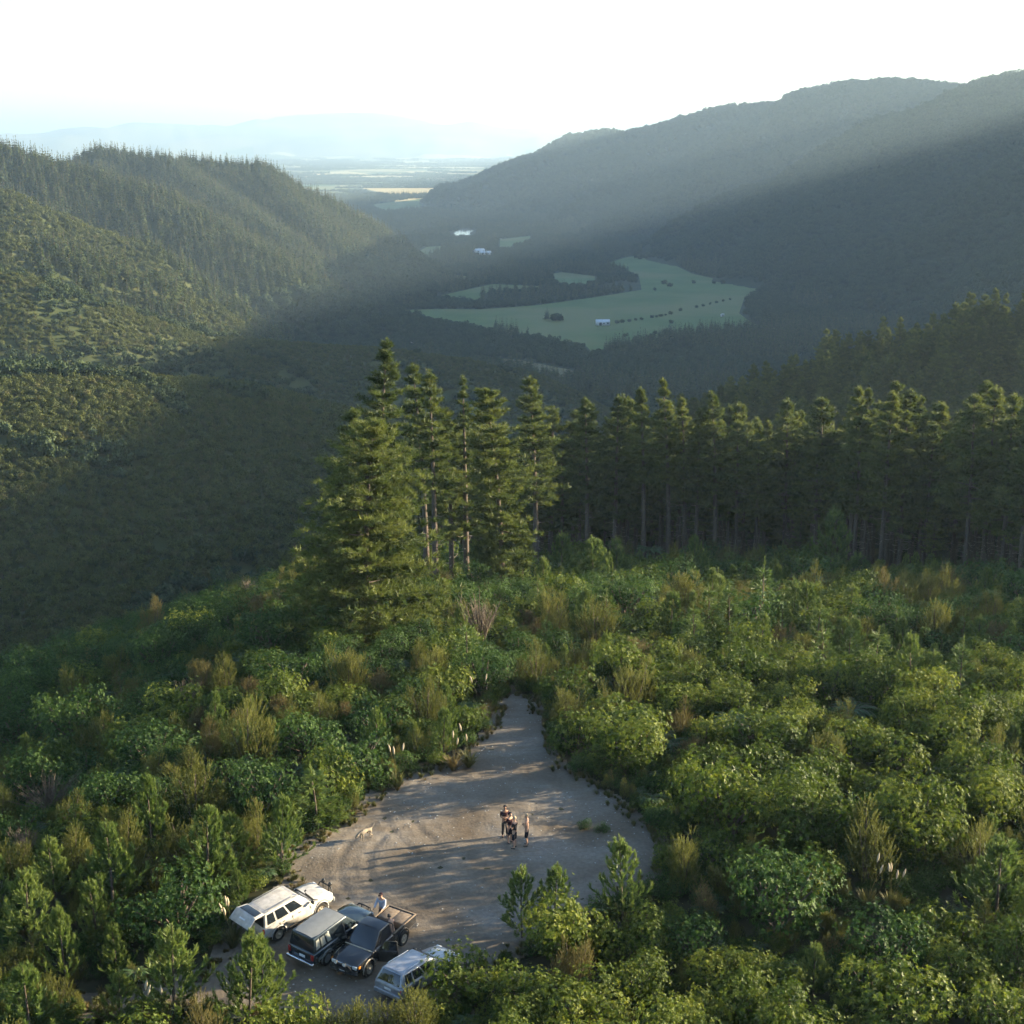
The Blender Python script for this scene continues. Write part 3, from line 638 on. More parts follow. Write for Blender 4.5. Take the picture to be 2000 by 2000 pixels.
for i, (u, v) in enumerate(hed):
    s = random.uniform(.32,.6) if i < 17 else random.uniform(.6,1.0)
    stand('hedge_bush', random.choice(canop), (*C7(u, v), FLOOR+.3), (s*1.2,s,s), 'small dark bush of the broken hedge line beyond the white barn' if i < 17 else 'lone dark bush dotted over the green pasture', 'bush', 'bushes of the broken hedge line' if i < 17 else 'bushes dotted over the pasture')
for (u, v) in [(1240,492),(1258,496),(1275,494),(1292,490),(1310,488)]:
    stand('hedge_bush', random.choice(canop), (*C7(u, v), FLOOR+.3), random.uniform(1.1,1.5), 'dark tree of the small clump in the far end of the pasture', 'tree', 'trees of the far pasture clump')
M['white_iron'] = flat_mat('white_roof_iron', (.72,.76,.80), .4, .5)
M['white_board'] = flat_mat('white_boards', (.62,.62,.6), .7)
M['dark_open'] = flat_mat('dark_opening', (.03,.03,.035), .6)
M['glass'] = flat_mat('dark_glass', (.012,.016,.02), .06, .9)
def building(name, loc, rz, L, Wd, hw, hr, label, cat, windows=2):
    e_ = empty(name, loc, rz); w = MB()
    w.box((0,0,hw/2), (L,Wd,hw)); 
    g = np.array([[L/2*sx, Wd/2*sy, hw] for sx in (-1,1) for sy in (-1,1)]+[[-L/2,0,hw+hr],[L/2,0,hw+hr]]); w.add(g, [[0,1,4],[2,5,3]]); w.obj('wall', M['white_board'], e_)
    for sy in (-1, 1):
        r_ = MB(); l = math.hypot(Wd/2+.4, hr+.15); rot = Matrix.Rotation(-sy*math.atan2(hr, Wd/2), 4, 'X')
        r_.box((0, sy*(Wd/4), hw+hr/2+.12), (L+.8, l+.3, .12), 0, rot); r_.obj('roof', M['white_iron'], e_)
    MB().box((-L*.2, -Wd/2-.03, 1.5), (2.6,.06,3.0)).obj('door', M['dark_open'], e_)
    for i in range(windows): MB().box((L*(.05+.3*i/max(1,windows-1)), -Wd/2-.03, hw*.6), (1.5,.06,1.1)).obj('window', M['glass'], e_)
    return tag(e_, label, cat)
building('barn', (*C7(1115,745), FLOOR+.4), R(4), 14, 8, 3.6, 2.2, 'white roofed barn standing alone in the green pasture', 'barn')
building('house', (*C7(650,470), FLOOR+.3), R(28), 17, 9, 3.4, 3, 'white roofed farm house up the valley, farther building of the pair', 'house', 3)
building('house', (*C7(672,478), FLOOR+.3), R(-14), 19, 9, 3.2, 2.6, 'white roofed farm building up the valley, nearer of the pair', 'house', 3)
building('shed', (*C7(1566,712), FLOOR+.4), R(60), 5, 2.4, 2.2, .4, 'tiny white trailer parked at the right of the pasture', 'trailer', 1)

# ------------------------------------------------------------------ the clearing
CLR = [(-.9,102),(.4,103.5),(1.6,102),(2.1,97),(2.5,92),(2.9,88),(4.9,85),(6.6,81.5),(7.9,78.5),(8.2,76),(7.2,73.5),(5.2,71.6),(3,70),(.8,68),(-1.8,65.3),(-3.3,62.5),(-5,60.3),(-6.5,59.6),(-9,61),(-13,62.8),(-18,63.2),(-22,63.2),(-22,64),(-18,64.4),(-14.5,65.9),(-14,68.5),(-12.8,71),(-11.4,73.3),(-12,76),(-9,80.2),(-7.8,84),(-3.6,88.5),(-1.8,93),(-.9,98)]
cx = np.arange(-28, 50, .2); cy = np.arange(58, 106, .2); CX, CY = np.meshgrid(cx, cy)
inside = in_poly(CX, CY, CLR) | (dist_poly(CX, CY, CLR) < .55+.5*(fbm(CX*.7, CY*.7)-.3))
Zc = near_ground(CX, CY)+.05
# wheel ruts worn into the dirt, sweeping round the turning area
for (ox, oy, rad) in ((-1.5,75.5,6.2),(-1.5,75.5,7.7),(3.5,83,9.5),(3.5,83,11),(-9,84,10.5),(-9,84,12)):
    dd = np.abs(np.hypot(CX-ox, CY-oy)-rad); Zc = Zc-.03*np.exp(-(dd/.22)**2)+.012*np.exp(-((dd-.38)/.2)**2)
Zc = Zc+(fbm(CX*2.1, CY*2.1, 3)-.5)*.06
vi = np.arange(CX.size).reshape(CX.shape)
fm = inside[:-1,:-1] & inside[1:,:-1] & inside[:-1,1:] & inside[1:,1:]
qd = np.stack([vi[:-1,:-1], vi[:-1,1:], vi[1:,1:], vi[1:,:-1]], -1)[fm]
us, inv = np.unique(qd, return_inverse=True)
m, n, p = new_mat('clearing_dirt'); N = n.nodes.new; Lk = n.links.new
tc = N('ShaderNodeTexCoord')
def nz(scale, detail=6, dist=0., mapping=None):
    q = N('ShaderNodeTexNoise'); q.inputs['Scale'].default_value = scale; q.inputs['Detail'].default_value = detail; q.inputs['Distortion'].default_value = dist
    if mapping:
        mp = N('ShaderNodeMapping'); mp.inputs['Scale'].default_value = mapping; mp.inputs['Rotation'].default_value = (0,0,.5); Lk(tc.outputs['Object'], mp.inputs[0]); Lk(mp.outputs[0], q.inputs['Vector'])
    else: Lk(tc.outputs['Object'], q.inputs['Vector'])
    return q.outputs['Fac']
def ramp(fac, stops):
    q = N('ShaderNodeValToRGB'); e = q.color_ramp.elements; e[0].position = stops[0][0]; e[0].color = (*stops[0][1],1); e[1].position = stops[-1][0]; e[1].color = (*stops[-1][1],1)
    for a, b in stops[1:-1]: w = e.new(a); w.color = (*b,1)
    Lk(fac, q.inputs[0]); return q.outputs[0]
base = ramp(nz(.22, 8, .6), [(.28,(.115,.088,.062)),(.48,(.165,.138,.108)),(.72,(.245,.22,.188))])
fine = ramp(nz(5, 8), [(.3,(.78,.78,.78)),(.7,(1.12,1.1,1.08))])
mul = N('ShaderNodeMix'); mul.data_type = 'RGBA'; mul.blend_type = 'MULTIPLY'; mul.inputs[0].default_value = 1; Lk(base, mul.inputs[6]); Lk(fine, mul.inputs[7])
streak = ramp(nz(.9, 5, 1.2, (.35,1.8,1)), [(.52,(0,0,0)),(.68,(1,1,1))])
mx2 = N('ShaderNodeMix'); mx2.data_type = 'RGBA'; mx2.inputs[7].default_value = (.15,.115,.08,1); 
sc_ = N('ShaderNodeMath'); sc_.operation = 'MULTIPLY'; sc_.inputs[1].default_value = .55; Lk(streak, sc_.inputs[0]); Lk(sc_.outputs[0], mx2.inputs[0]); Lk(mul.outputs[2], mx2.inputs[6])
Lk(mx2.outputs[2], p.inputs['Base Color']); p.inputs['Roughness'].default_value = .95; p.inputs['Specular IOR Level'].default_value = .15
bu = N('ShaderNodeBump'); bu.inputs['Strength'].default_value = .35; bu.inputs['Distance'].default_value = .08; Lk(nz(7, 8), bu.inputs['Height']); Lk(bu.outputs[0], p.inputs['Normal'])
M['dirt'] = m
mb = MB(); mb.add(np.stack([CX.ravel(), CY.ravel(), Zc.ravel()],1)[us], inv.reshape(-1,4))
tag(mb.obj('clearing', M['dirt'], smooth=True), 'bare dirt turning area with wheel marks and a path leading to the pines', None, None, 'structure')
def cz(x, y):
    i = int(round((x-cx[0])/.2)); j = int(round((y-cy[0])/.2)); return float(Zc[j, i])
# loose stones
st = []
for i in range(3):
    bm = bmesh.new(); bmesh.ops.create_icosphere(bm, subdivisions=1, radius=.5)
    for v in bm.verts: v.co *= random.uniform(.7,1.2); v.co.z *= .55
    me = bpy.data.meshes.new('stone_shape'); bm.to_mesh(me); bm.free(); me.materials.append(M['riverbed']); st.append(me)
q = np.stack([rng.uniform(-14,12,2600), rng.uniform(60,103,2600)],1); q = q[in_poly(q[:,0], q[:,1], CLR)]
q = q[fbm(q[:,0]*.35+4, q[:,1]*.35, 3) > .46]
scatter('gravel', np.column_stack([q, [cz(*a) for a in q]]), rng.uniform(0,6,len(q)), rng.uniform(.03,.12,len(q)), rng.integers(0,3,len(q)), st, 'loose pale stones strewn over the dirt clearing', 'gravel')
# ------------------------------------------------------------------ plants on the ridge
broads = [broad_shrub(1.5, 2.4, 1300, .115, M['broad']) for i in range(6)]
denses = [broad_shrub(1.6, 2.2, 1300, .095, M['broad2']) for i in range(5)]
manukas = [spray_shrub(1.15, 2.6, 620, M['manuka'], .5, .05) for i in range(6)]
browns = [spray_shrub(1.1, 2.0, 560, M['brown'], .6, .055) for i in range(2)]
ypines = [young_pine(3.4, 1.25, i) for i in range(6)]
spruces = [young_pine(3.4, 1.15, 9, True) for i in range(2)]
ferns = [tree_fern(1.5, 1.6) for i in range(3)]
talls = [broad_shrub(2.3, 4.6, 2900, .135, M['broad']) for i in range(6)]
dtrees = [broad_shrub(2.6, 3.8, 2600, .11, M['broad2']) for i in range(5)]
deads = [twig_shrub(1.0, 2.2, 60) for i in range(2)]
tufts = [grass_tuft(60, .55, .4, M['grass']) for i in range(3)]
print('plant shapes', round(time.time()-T0, 1))
KIND = {  # kind: (meshes, object name, adjectives, category, natural radius, natural height)
 'broad': (broads, 'broadleaf_shrub', 'glossy broadleaf shrub', 'shrub', 1.5, 2.3),
 'dense': (denses, 'leafy_shrub', 'dense dark green leafy shrub', 'shrub', 1.6, 2.2),
 'manuka': (manukas, 'tea_tree_bush', 'feathery olive tea tree bush', 'bush', 1.15, 2.6),
 'brown': (browns, 'brown_bush', 'dry brown feathery bush', 'bush', 1.1, 2.0),
 'ypine': (ypines, 'young_pine', 'young pine', 'pine', 1.25, 3.4),
 'spruce': (spruces, 'young_conifer', 'tiered young conifer', 'conifer', 1.15, 3.4),
 'tall': (talls, 'broadleaf_tree', 'tall glossy broadleaf tree', 'tree', 2.3, 4.6),
 'dtree': (dtrees, 'evergreen_tree', 'dense rounded evergreen tree', 'tree', 2.6, 3.8),
 'dead': (deads, 'dead_shrub', 'bare grey twiggy shrub', 'shrub', 1.0, 2.2),
 'fern': (ferns, 'tree_fern', 'tree fern with arching fronds', 'fern', 1.9, 2.2)}
def zone_phrase(x, y):
    if x > 1.5:
        if y < 71: return 'in the thicket at the lower right below the clearing'
        if y < 103: return 'on the bank right of the dirt clearing'
        return 'in the scrub beyond the right bank' if y < 142 else 'at the foot of the pine plantation'
    if y < 66: return 'in the scrub below the parked vehicles'
    if y < 103: return 'on the bank left of the dirt clearing'
    if x < -26: return 'on the dark flank falling away to the left'
    return 'on the slope beside the tall pine cluster' if y > 122 else 'between the clearing and the tall pines'
placed = []           # (x, y, radius)
def grow(kind, x, y, s, label=None, squash=1., seed=None, meshes=None):
    ms, nm, adj, cat, r0, h0 = KIND[kind]
    sz = 'huge ' if s*r0 > 2.75 else 'large ' if s*r0 > 1.75 else ('small ' if s*r0 < 1.0 else '')
    zp = zone_phrase(x, y)
    o = link(nm, random.choice(ms), None, (x, y, gz(x, y)-.05), random.random()*6.283); o.scale = (s, s, s*squash)
    o.rotation_euler = (random.uniform(-.06,.06), random.uniform(-.06,.06), random.random()*6.283)
    tag(o, label or (sz+adj+' '+zp), cat, None if label else '%s %s' % (sz+adj.split(' with')[0], zp))
    return o
# --- singled-out plants: base and top pixels (1932 px frame)
def grow_px(kind, bx_, by_, ty_, label, wide=1.):
    p = hit(bx_*K, by_*K); top = at_y(bx_*K, ty_*K, p[1]); h = max(.6, top[2]-p[2]); ms, nm, adj, cat, r0, h0 = KIND[kind]; s = h/h0
    o = grow(kind, p[0], p[1], s, label); o.scale = (s*wide, s*wide, s); placed.append((p[0], p[1], r0*s*wide*.8)); return o
for a in [('ypine',985,1775,1632,'young pine with many upright tips, left of two beside the clearing'),('ypine',1045,1765,1624,'slimmer young pine right of its twin at the clearing edge'),
  ('ypine',1175,1735,1577,'dark young pine with lit tip standing alone below the clearing'),('ypine',1878,1745,1570,'broad young pine at the right edge above pale plumes',1.3),
  ('ypine',390,1690,1520,'tall young pine in scrub left of the parked vehicles',1.1),('ypine',215,1720,1540,'tall bright young pine left of the tea tree bushes'),('ypine',530,1640,1500,'young pine behind the white vehicle'),
  ('ypine',60,1800,1640,'bushy young pine at the far left edge',1.2),('ypine',330,1930,1745,'bushy young pine left of the dark green vehicle',1.2),('ypine',225,1945,1830,'small pale young pine at the lower left',1.2),('ypine',470,1930,1750,'young pine right before the rear of the white vehicle'),
  ('ypine',60,1990,1815,'young pine in the lower left corner',1.3),
  ('spruce',600,1560,1440,'bright green bushy conifer on the bank left of the clearing',1.4),('spruce',1435,1190,1048,'tiered young conifer lit green before the plantation',.95),('spruce',1375,1215,1100,'low wide young conifer before the plantation'),
  ('ypine',1310,1110,1010,'young pine with lit top at the plantation edge'),('ypine',1522,1190,1095,'round lit young pine before the plantation',1.2),('ypine',1565,1110,955,'tall young pine with bright tip before the dark trunks'),
  ('ypine',1715,1330,1190,'slim young pine on the right slope, left of a pair'),('spruce',1808,1330,1203,'tiered young conifer on the right slope, right of a pair'),('ypine',1760,1335,1225,'short slim young pine between the pair on the right slope'),
  ('ypine',1605,1170,1098,'pale rounded young tree before the plantation',1.3),('spruce',1015,1160,1085,'small tiered conifer at the foot of the tall pines'),('ypine',1120,1130,1010,'bushy lit young pine right of the column pine',1.3),('ypine',1060,1110,1000,'pale young pine right of the column pine'),('ypine',1165,1110,1012,'young pine amid brown bushes before the plantation'),
  ('ypine',870,1230,1140,'young pine below the bare trunk of the tall cluster'),('spruce',880,1290,1160,'bright young conifer at the end of the path'),
  ('brown',500,1185,1098,'rounded brown bush on the slope left of the tall pines',1.2),('brown',1205,1270,1185,'rounded brown bush on the right beyond the path',1.1),('brown',1100,1320,1270,'brown bush on the bank right of the path',1.3),('brown',1235,1440,1370,'brown bush on the right bank above the clearing'),
  ('brown',560,1700,1655,'orange brown bush beside the bonnet of the white vehicle',1.2),('brown',905,1370,1320,'brown bush at the left of the path',1.2),
  ('broad',1690,1470,1365,'pale rounded broadleaf shrub standing tall on the right slope'),('broad',1430,1435,1320,'large pale broadleaf shrub above the right bank',1.1),('broad',1480,1560,1435,'bright rounded broadleaf shrub at the right of the clearing',1.1),
  ('manuka',1770,1580,1490,'large olive tea tree bush on the right slope',1.6),('manuka',1370,1700,1620,'olive tea tree bush above the lower right thicket',1.3),('manuka',350,1480,1405,'rounded olive tea tree bush on the left bank',1.7),
  ('manuka',700,1990,1872,'olive tea tree bush before the front of the black pickup',1.3),('broad',560,2000,1880,'broadleaf shrub at the bottom edge below the dark teal vehicle',1.0),('manuka',635,2005,1872,'olive tea tree bush at the bottom edge below the dark vehicle',1.3),('manuka',790,1985,1850,'bushy tea tree right before the silver wagon',1.3),('broad',825,1935,1862,'broadleaf shrub hiding the side of the silver wagon',1.0),('broad',880,1890,1778,'broadleaf shrub hiding the nose of the silver wagon',1.0),('manuka',735,1965,1880,'low olive tea tree before the silver wagon',1.3),('ypine',500,1900,1760,'young pine against the tail of the dark teal vehicle',1.1),('fern',1610,1375,1320,'tree fern with arching fronds on the right slope',1.4),('fern',1385,1400,1345,'tree fern beside pale shrubs above the right bank',1.3)]:
    grow_px(*a)
# --- toetoe grass with cream plumes
def toetoe(px, py, k, label):
    p = hit(px*K, py*K); e_ = empty('plume_grass', (p[0], p[1], p[2]), random.random()*6)
    me = grass_tuft(110, 1.5, 1.1, M['grass']); link('leaves', me, e_)
    for i in range(k):
        a = random.random()*6.28; h = random.uniform(1.9,2.7); q = random.uniform(.1,.6); b = MB()
        b.tube([[0,0,0],[math.cos(a)*q*.4, math.sin(a)*q*.4, h*.6],[math.cos(a)*q, math.sin(a)*q, h]], [.012,.01,.008], 4, 1)
        b.tube([[math.cos(a)*q*(1+f*.25), math.sin(a)*q*(1+f*.25), h-.1+f*.62-.12*f*f] for f in np.linspace(0,1,6)], [.02,.05,.065,.055,.035,.008], 6, 0)
        b.obj('plume', [M['plume'], M['grass']], e_, True)
    placed.append((p[0], p[1], .8)); return tag(e_, label, 'plume grass', 'plume grasses around the clearing')
for a in [(750,1490,3,'plume grass with cream heads low on the left bank'),(855,1455,2,'plume grass with two cream heads near the path on the left'),(885,1450,2,'plume grass nearest the path on the left'),(905,1345,2,'plume grass with thin heads at the path end'),
  (1635,1720,2,'plume grass with two tall cream heads at the lower right'),(1680,1725,4,'cluster of lit plumes right of the tall pair of heads'),(440,1790,4,'plume grass behind the raised tailgate'),(310,1960,1,'single cream plume at the lower left'),(265,1975,2,'plume grass in the lower left scrub')]:
    toetoe(*a)
# --- dead twiggy shrub and a heap of cut branches
p = hit(95*K, 1545*K); o = link('dead_shrub', twig_shrub(2.0, 2.6), None, (p[0], p[1], p[2])); o.scale = (1.25,1.25,1); tag(o, 'bare red brown twiggy shrub at the left edge', 'shrub'); placed.append((p[0], p[1], 1.8))
p = hit(1480*K, 1315*K); o = link('dead_shrub', twig_shrub(.9, 1.9, 30), None, (p[0], p[1], p[2])); tag(o, 'small bare twiggy shrub above the right bank', 'shrub')
for (x, y, s, lb) in ((4.0, 79.3, .42, 'small dark upright clump lying in the clearing'), (5.0, 78.9, .40, 'low dark clump right of its neighbour in the clearing')):
    o = link('cut_branches', denses[0 if s > .41 else 1], None, (x, y, cz(x, y)-.1), 1.); o.scale = (s*.8, s*.7, s*.8); tag(o, lb, 'branch heap')
# --- free growth
cand = []
Rng = rng
tries = 30000
ys = np.sqrt(Rng.uniform(47**2, 238**2, tries)); xs = Rng.uniform(-1, 1, tries)*(.365*ys+5)
forest_front = lambda x: np.interp(x, [-6,0,30,45,58,72,100], [232,212,212,204,182,168,152])+3.5*np.sin(np.asarray(x)*.21)+3*np.sin(np.asarray(x)*.47+1)
dcl = dist_poly(xs, ys, CLR); inc = in_poly(xs, ys, CLR)
grid = {}
def free(x, y, r):
    gx_, gy_ = int(x//3), int(y//3)
    for i in range(gx_-2, gx_+3):
        for j in range(gy_-2, gy_+3):
            for (a, b, c) in grid.get((i, j), ()):
                if (a-x)**2+(b-y)**2 < (.72*(c+r))**2: return False
    return True
def note(x, y, r): grid.setdefault((int(x//3), int(y//3)), []).append((x, y, r))
for q in placed: note(*q)
nzv = fbm(xs/14+31, ys/14, 3); nz2 = fbm(xs/6+3, ys/6+8, 2)
PR = {'rn': dict(tall=.44, dead=.006, manuka=.13, ypine=.03, brown=.02, fern=.014, dense=.08, broad=.28), 'll': dict(manuka=.38, dead=.01, ypine=.21, brown=.02, dense=.14, broad=.24),
      'lm': dict(dense=.30, manuka=.20, ypine=.05, brown=.04, broad=.41), 'lf': dict(dtree=.52, dead=.008, manuka=.10, brown=.02, broad=.13, dense=.222),
      'rf': dict(dense=.22, ypine=.11, spruce=.06, manuka=.20, fern=.03, brown=.03, dtree=.10, broad=.25)}
wts = np.array([0.])
for i in range(tries):
    x, y = xs[i], ys[i]
    if x > -8 and y > forest_front(x)-3: continue
    z_ = ('rn' if y < 106 else 'rf') if x > (1 if y > 72 else -2.5) else ('ll' if y < 79 else ('lm' if y < 103 else 'lf'))
    pr = PR[z_]; u = (nzv[i]*2.6-.8)*.75+.25*random.random(); u = min(max(u, 0), .999) if random.random() < .55 else random.random()
    acc = 0
    for kd, w_ in pr.items():
        acc += w_
        if u <= acc: break
    r0 = KIND[kd][4]; s = random.uniform(.75, 1.55)*1.25*(1+.5*(nz2[i]-.5))
    if kd in ('ypine', 'spruce'): s *= .72
    edge = dcl[i]
    if y < 72 and -14 < x < -2.8 and edge < 5: s *= .5+.09*edge
    if y > 85 and edge < 4 and abs(x) < 9: s *= .8
    if kd == 'dtree': s = random.uniform(.7,1.25)
    elif kd == 'tall': s = random.uniform(.78,1.12)*(.85 if y < 72 else 1.)
    elif x > 2 and 74 < y < 104: s *= 1.1
    # keep the sight line to the vehicles and the clearing open
    if -12 < x < -2.8 and y < 64: s = min(s, .5+.11*max(0, 60-y))
    r = r0*s
    if inc[i] or edge < r*.62: continue
    if -15 < x < -11 and 66 < y < 69: continue
    if not free(x, y, r): continue
    note(x, y, r); cand.append((kd, x, y, s, r/math.hypot(y, CZ)))
print('plants on ridge', len(cand))
CX_ = np.array([c[1] for c in cand]); CY_ = np.array([c[2] for c in cand]); CZ_ = near_ground(CX_, CY_)
vis = visible(CX_, CY_, CZ_+2.5, 2.)&(np.abs(CX_) < .345*CY_+3)
rest = {}
for kd in KIND:
    ix = [i for i, c in enumerate(cand) if c[0] == kd and vis[i]]; ix.sort(key=lambda i: -cand[i][4])
    cap = 250 if kd not in ('ypine',) else 240
    for i in ix[:cap]:
        c = cand[i]; grow(kd, c[1], c[2], c[3], squash=random.uniform(.85,1.2))
    rest[kd] = ix[cap:]
    print(kd, len(ix))
names = {'broad': 'broadleaf shrubs massed in the farther scrub', 'dense': 'dark leafy shrubs massed on the farther slopes', 'manuka': 'tea tree bushes massed in the farther scrub', 'ypine': 'small young pines massed before the plantation'}
for kd, ix in rest.items():
    if not ix: continue
    P = np.array([[cand[i][1], cand[i][2], CZ_[i]-.05] for i in ix]); ss = np.array([cand[i][3] for i in ix]); ms = KIND[kd][0]
    scatter('undergrowth', P, rng.uniform(0,6.28,len(ix)), ss, rng.integers(0,len(ms),len(ix)), ms, names.get(kd, 'mixed shrubs massed in the farther scrub'), 'undergrowth')
# low filling growth between the shrubs
fx = np.sqrt(rng.uniform(48**2, 215**2, 26000)); q = np.stack([rng.uniform(-1,1,26000)*(.36*fx+3), fx],1)
q = q[~in_poly(q[:,0], q[:,1], CLR) & (dist_poly(q[:,0], q[:,1], CLR) > .35)]
ok = ~((q[:,0] > -8) & (q[:,1] > forest_front(q[:,0])+6)); q = q[ok]; k = len(q)
scatter('undergrowth', np.column_stack([q, near_ground(q[:,0], q[:,1])]), rng.uniform(0,6.28,k), rng.uniform(.28,.6,k), rng.choice(10, k, p=[.13,.13,.12,.12,.12,.1,.1,.06,.06,.06]), denses[:3]+broads[:2]+manukas[:2]+ferns[:1]+[tufts[0], tufts[1]], 'low mixed undergrowth between the shrubs', 'undergrowth')
t_ = rng.uniform(0,1,2600); ex = []
Pc = np.array(CLR)
for a, b in zip(Pc, np.roll(Pc,-1,0)):
    L = np.linalg.norm(b-a); m_ = int(L*7)
    tt = rng.random(m_); ex.append(a+(b-a)*tt[:,None]+rng.normal(0,.33,(m_,2)))
q = np.vstack(ex); k = len(q)
scatter('grass', np.column_stack([q, near_ground(q[:,0], q[:,1])+.03]), rng.uniform(0,6.28,k), rng.uniform(.35,1.1,k), rng.integers(0,3,k), tufts, 'rough grass along the edge of the dirt clearing', 'grass')

# ------------------------------------------------------------------ tall pines
def plant_pine(mesh3, x, y, z, s, label, group=None, rz=None, name='pine_tree'):
    e_ = empty(name, (x, y, z), random.random()*6.28 if rz is None else rz); e_.scale = (s, s, s) if not isinstance(s, tuple) else s
    link('crown', mesh3[0], e_); link('trunk', mesh3[1], e_)
    if mesh3[2]: tag(link('dead_branches', mesh3[2], e_), kind='stuff')
    return tag(e_, label, 'pine', group)
def pine_px(bx_, by_, tx_, ty_, r, bare, label, nb=95, dens=1., colm=.75, Y=None, dead=12):
    p = hit(bx_*K, by_*K)
    if Y: 
        q = at_y(bx_*K, by_*K, Y); p = np.array([q[0], Y, gz(q[0], Y)])
    top = at_y(tx_*K, ty_*K, p[1]); h = top[2]-p[2]
    m3 = big_pine(h, r, bare, nb=nb, dens=dens, colm=colm, lean=top[0]-p[0], dead=dead)
    print('pine', label[:30], [round(float(v),1) for v in p], round(float(h),1))
    return plant_pine(m3, p[0], p[1], p[2], 1., label, rz=0.)
pine_px(690,1215,700,798,7.4,.03,'big full pine branched to the ground at the left of the tall cluster',250,1.2,.55,dead=4)
pine_px(715,1130,722,645,5.0,.15,'tallest pine of the cluster with thin pale leader',120,.9,.7,Y=141)
pine_px(672,1120,668,775,5.0,.1,'dark pine half hidden behind the big full pine',100,1.,.6,Y=134)
pine_px(806,1112,782,690,3.5,.5,'tall pine with a long bare pale trunk in the cluster',80,1.,.6)
pine_px(822,1080,812,703,2.6,.5,'slim pine behind the bare trunked pine',60,.8,.6,Y=152)
pine_px(880,1060,878,715,2.3,.3,'sparse slim pine between the bare trunk and the column',48,.7,.8,Y=165)
pine_px(852,1060,846,772,3.2,.3,'shorter pine behind the cluster',70,.9,.6,Y=165)
pine_px(948,1130,924,737,3.7,.12,'narrow column pine with flat top right of the cluster',165,1.15,.28,dead=14)
pine_px(1012,1015,1006,713,4.6,.38,'broad pine standing right of the column pine',110,1.1,.6,Y=196)
FRONT = [(1108,1010,1110,752,4.2,.38),(1160,1010,1163,747,3.6,.3),(1215,1000,1210,735,3.8,.45),(1262,1000,1256,718,2.4,.45),(1292,1000,1292,753,3.8,.38),(1350,1000,1350,742,4.2,.42)]
FL = ['front plantation pine with full crown right of the broad pine','second plantation pine from the broad pine, bare below','third front plantation pine with a twin top','scraggly thin topped pine in the plantation front','lit slender pine right of the scraggly one','broad lit pine at the middle of the plantation front']
for a, l in zip(FRONT, FL): pine_px(*a, l, 85 if a[4] > 2 else 60, 1. if a[4] > 2 else .6, Y=random.uniform(209,214))
forest = [big_pine(24, random.uniform(3.6,5.8), random.uniform(.26,.44), nb=105, colm=random.uniform(.6,.95)) for i in range(9)]
cnt = 0
for gx_ in np.arange(-14, 108, 4.1):
    for gy_ in np.arange(148, 262, 4.3):
        x = gx_+random.uniform(-1.9,1.9); y = gy_+random.uniform(-1.9,1.9); ff = float(forest_front(x))
        if x < 26 and y < 218: continue
        if y < ff or y > ff+46 or abs(x) > .36*y+6: continue
        if x < 0 and y < 226: continue
        d = y-ff
        if random.random() < .08: continue
        s = random.uniform(.74,1.1)
        if d < 9 and random.random() < .35: s *= random.uniform(.45,.8)
        row = 'in the front rows of the dark plantation on the right' if d < 12 else 'deeper in the dark plantation on the right'
        plant_pine(forest[random.randrange(9)], x, y, gz(x, y), s, 'tall bare trunked pine '+row, 'pines '+row); cnt += 1
print('plantation', cnt)
q = np.stack([rng.uniform(90,200,900), rng.uniform(118,215,900)],1); q = q[q[:,0] > .36*q[:,1]+6]
put('plantation_pines', np.column_stack([q, near_ground(q[:,0], q[:,1])]), near_con, .95, 1.15, 'pines of the plantation standing beyond the right edge', 'pines')
q = np.stack([rng.uniform(60,185,900), rng.uniform(110,250,900)],1); ffr = np.interp(q[:,0], [58,72,100,185], [180,166,150,118]); q = q[(q[:,1] > ffr) & (q[:,1] < ffr+70) & (q[:,0] > .36*q[:,1]+6)]
put('plantation_pines', np.column_stack([q, near_ground(q[:,0], q[:,1])]), near_con, .95, 1.12, 'rest of the pine plantation beyond the right edge', 'pines')
P = sample((ZN == 'near') & (FX > 4) & (FY > forest_front(FX)+46) & (FY <= 266), lambda r: .06+0*r, 22, 30)
put('plantation_pines', P, near_con, .85, 1.08, 'back rows of the dark pine plantation', 'pines')
P = sample(ZN == 'RS_pine', lambda r: .08+0*r, 22, 14); P = P[P[:,1] > 300]
put('plantation_pines', P, [f_[0] for f_ in forest], .8, 1.08, 'pine forest on the spur behind the plantation, tips lit', 'pines')
P = sample((ZN == 'near') & (FY > 262) & (FX > 12), lambda r: .045+0*r, 22, 16)
put('plantation_pines', P, near_con, .75, 1.05, 'pine forest falling to the valley behind the plantation', 'pines')
P = sample((ZN == 'near') & (FY > 225) & (FX < -8), lambda r: .12+0*r, 3, 4); 
put('undergrowth', P, scrubs, .9, 1.7, 'scrub on the far flank left of the tall pines', 'undergrowth')
print('plants', round(time.time()-T0, 1))
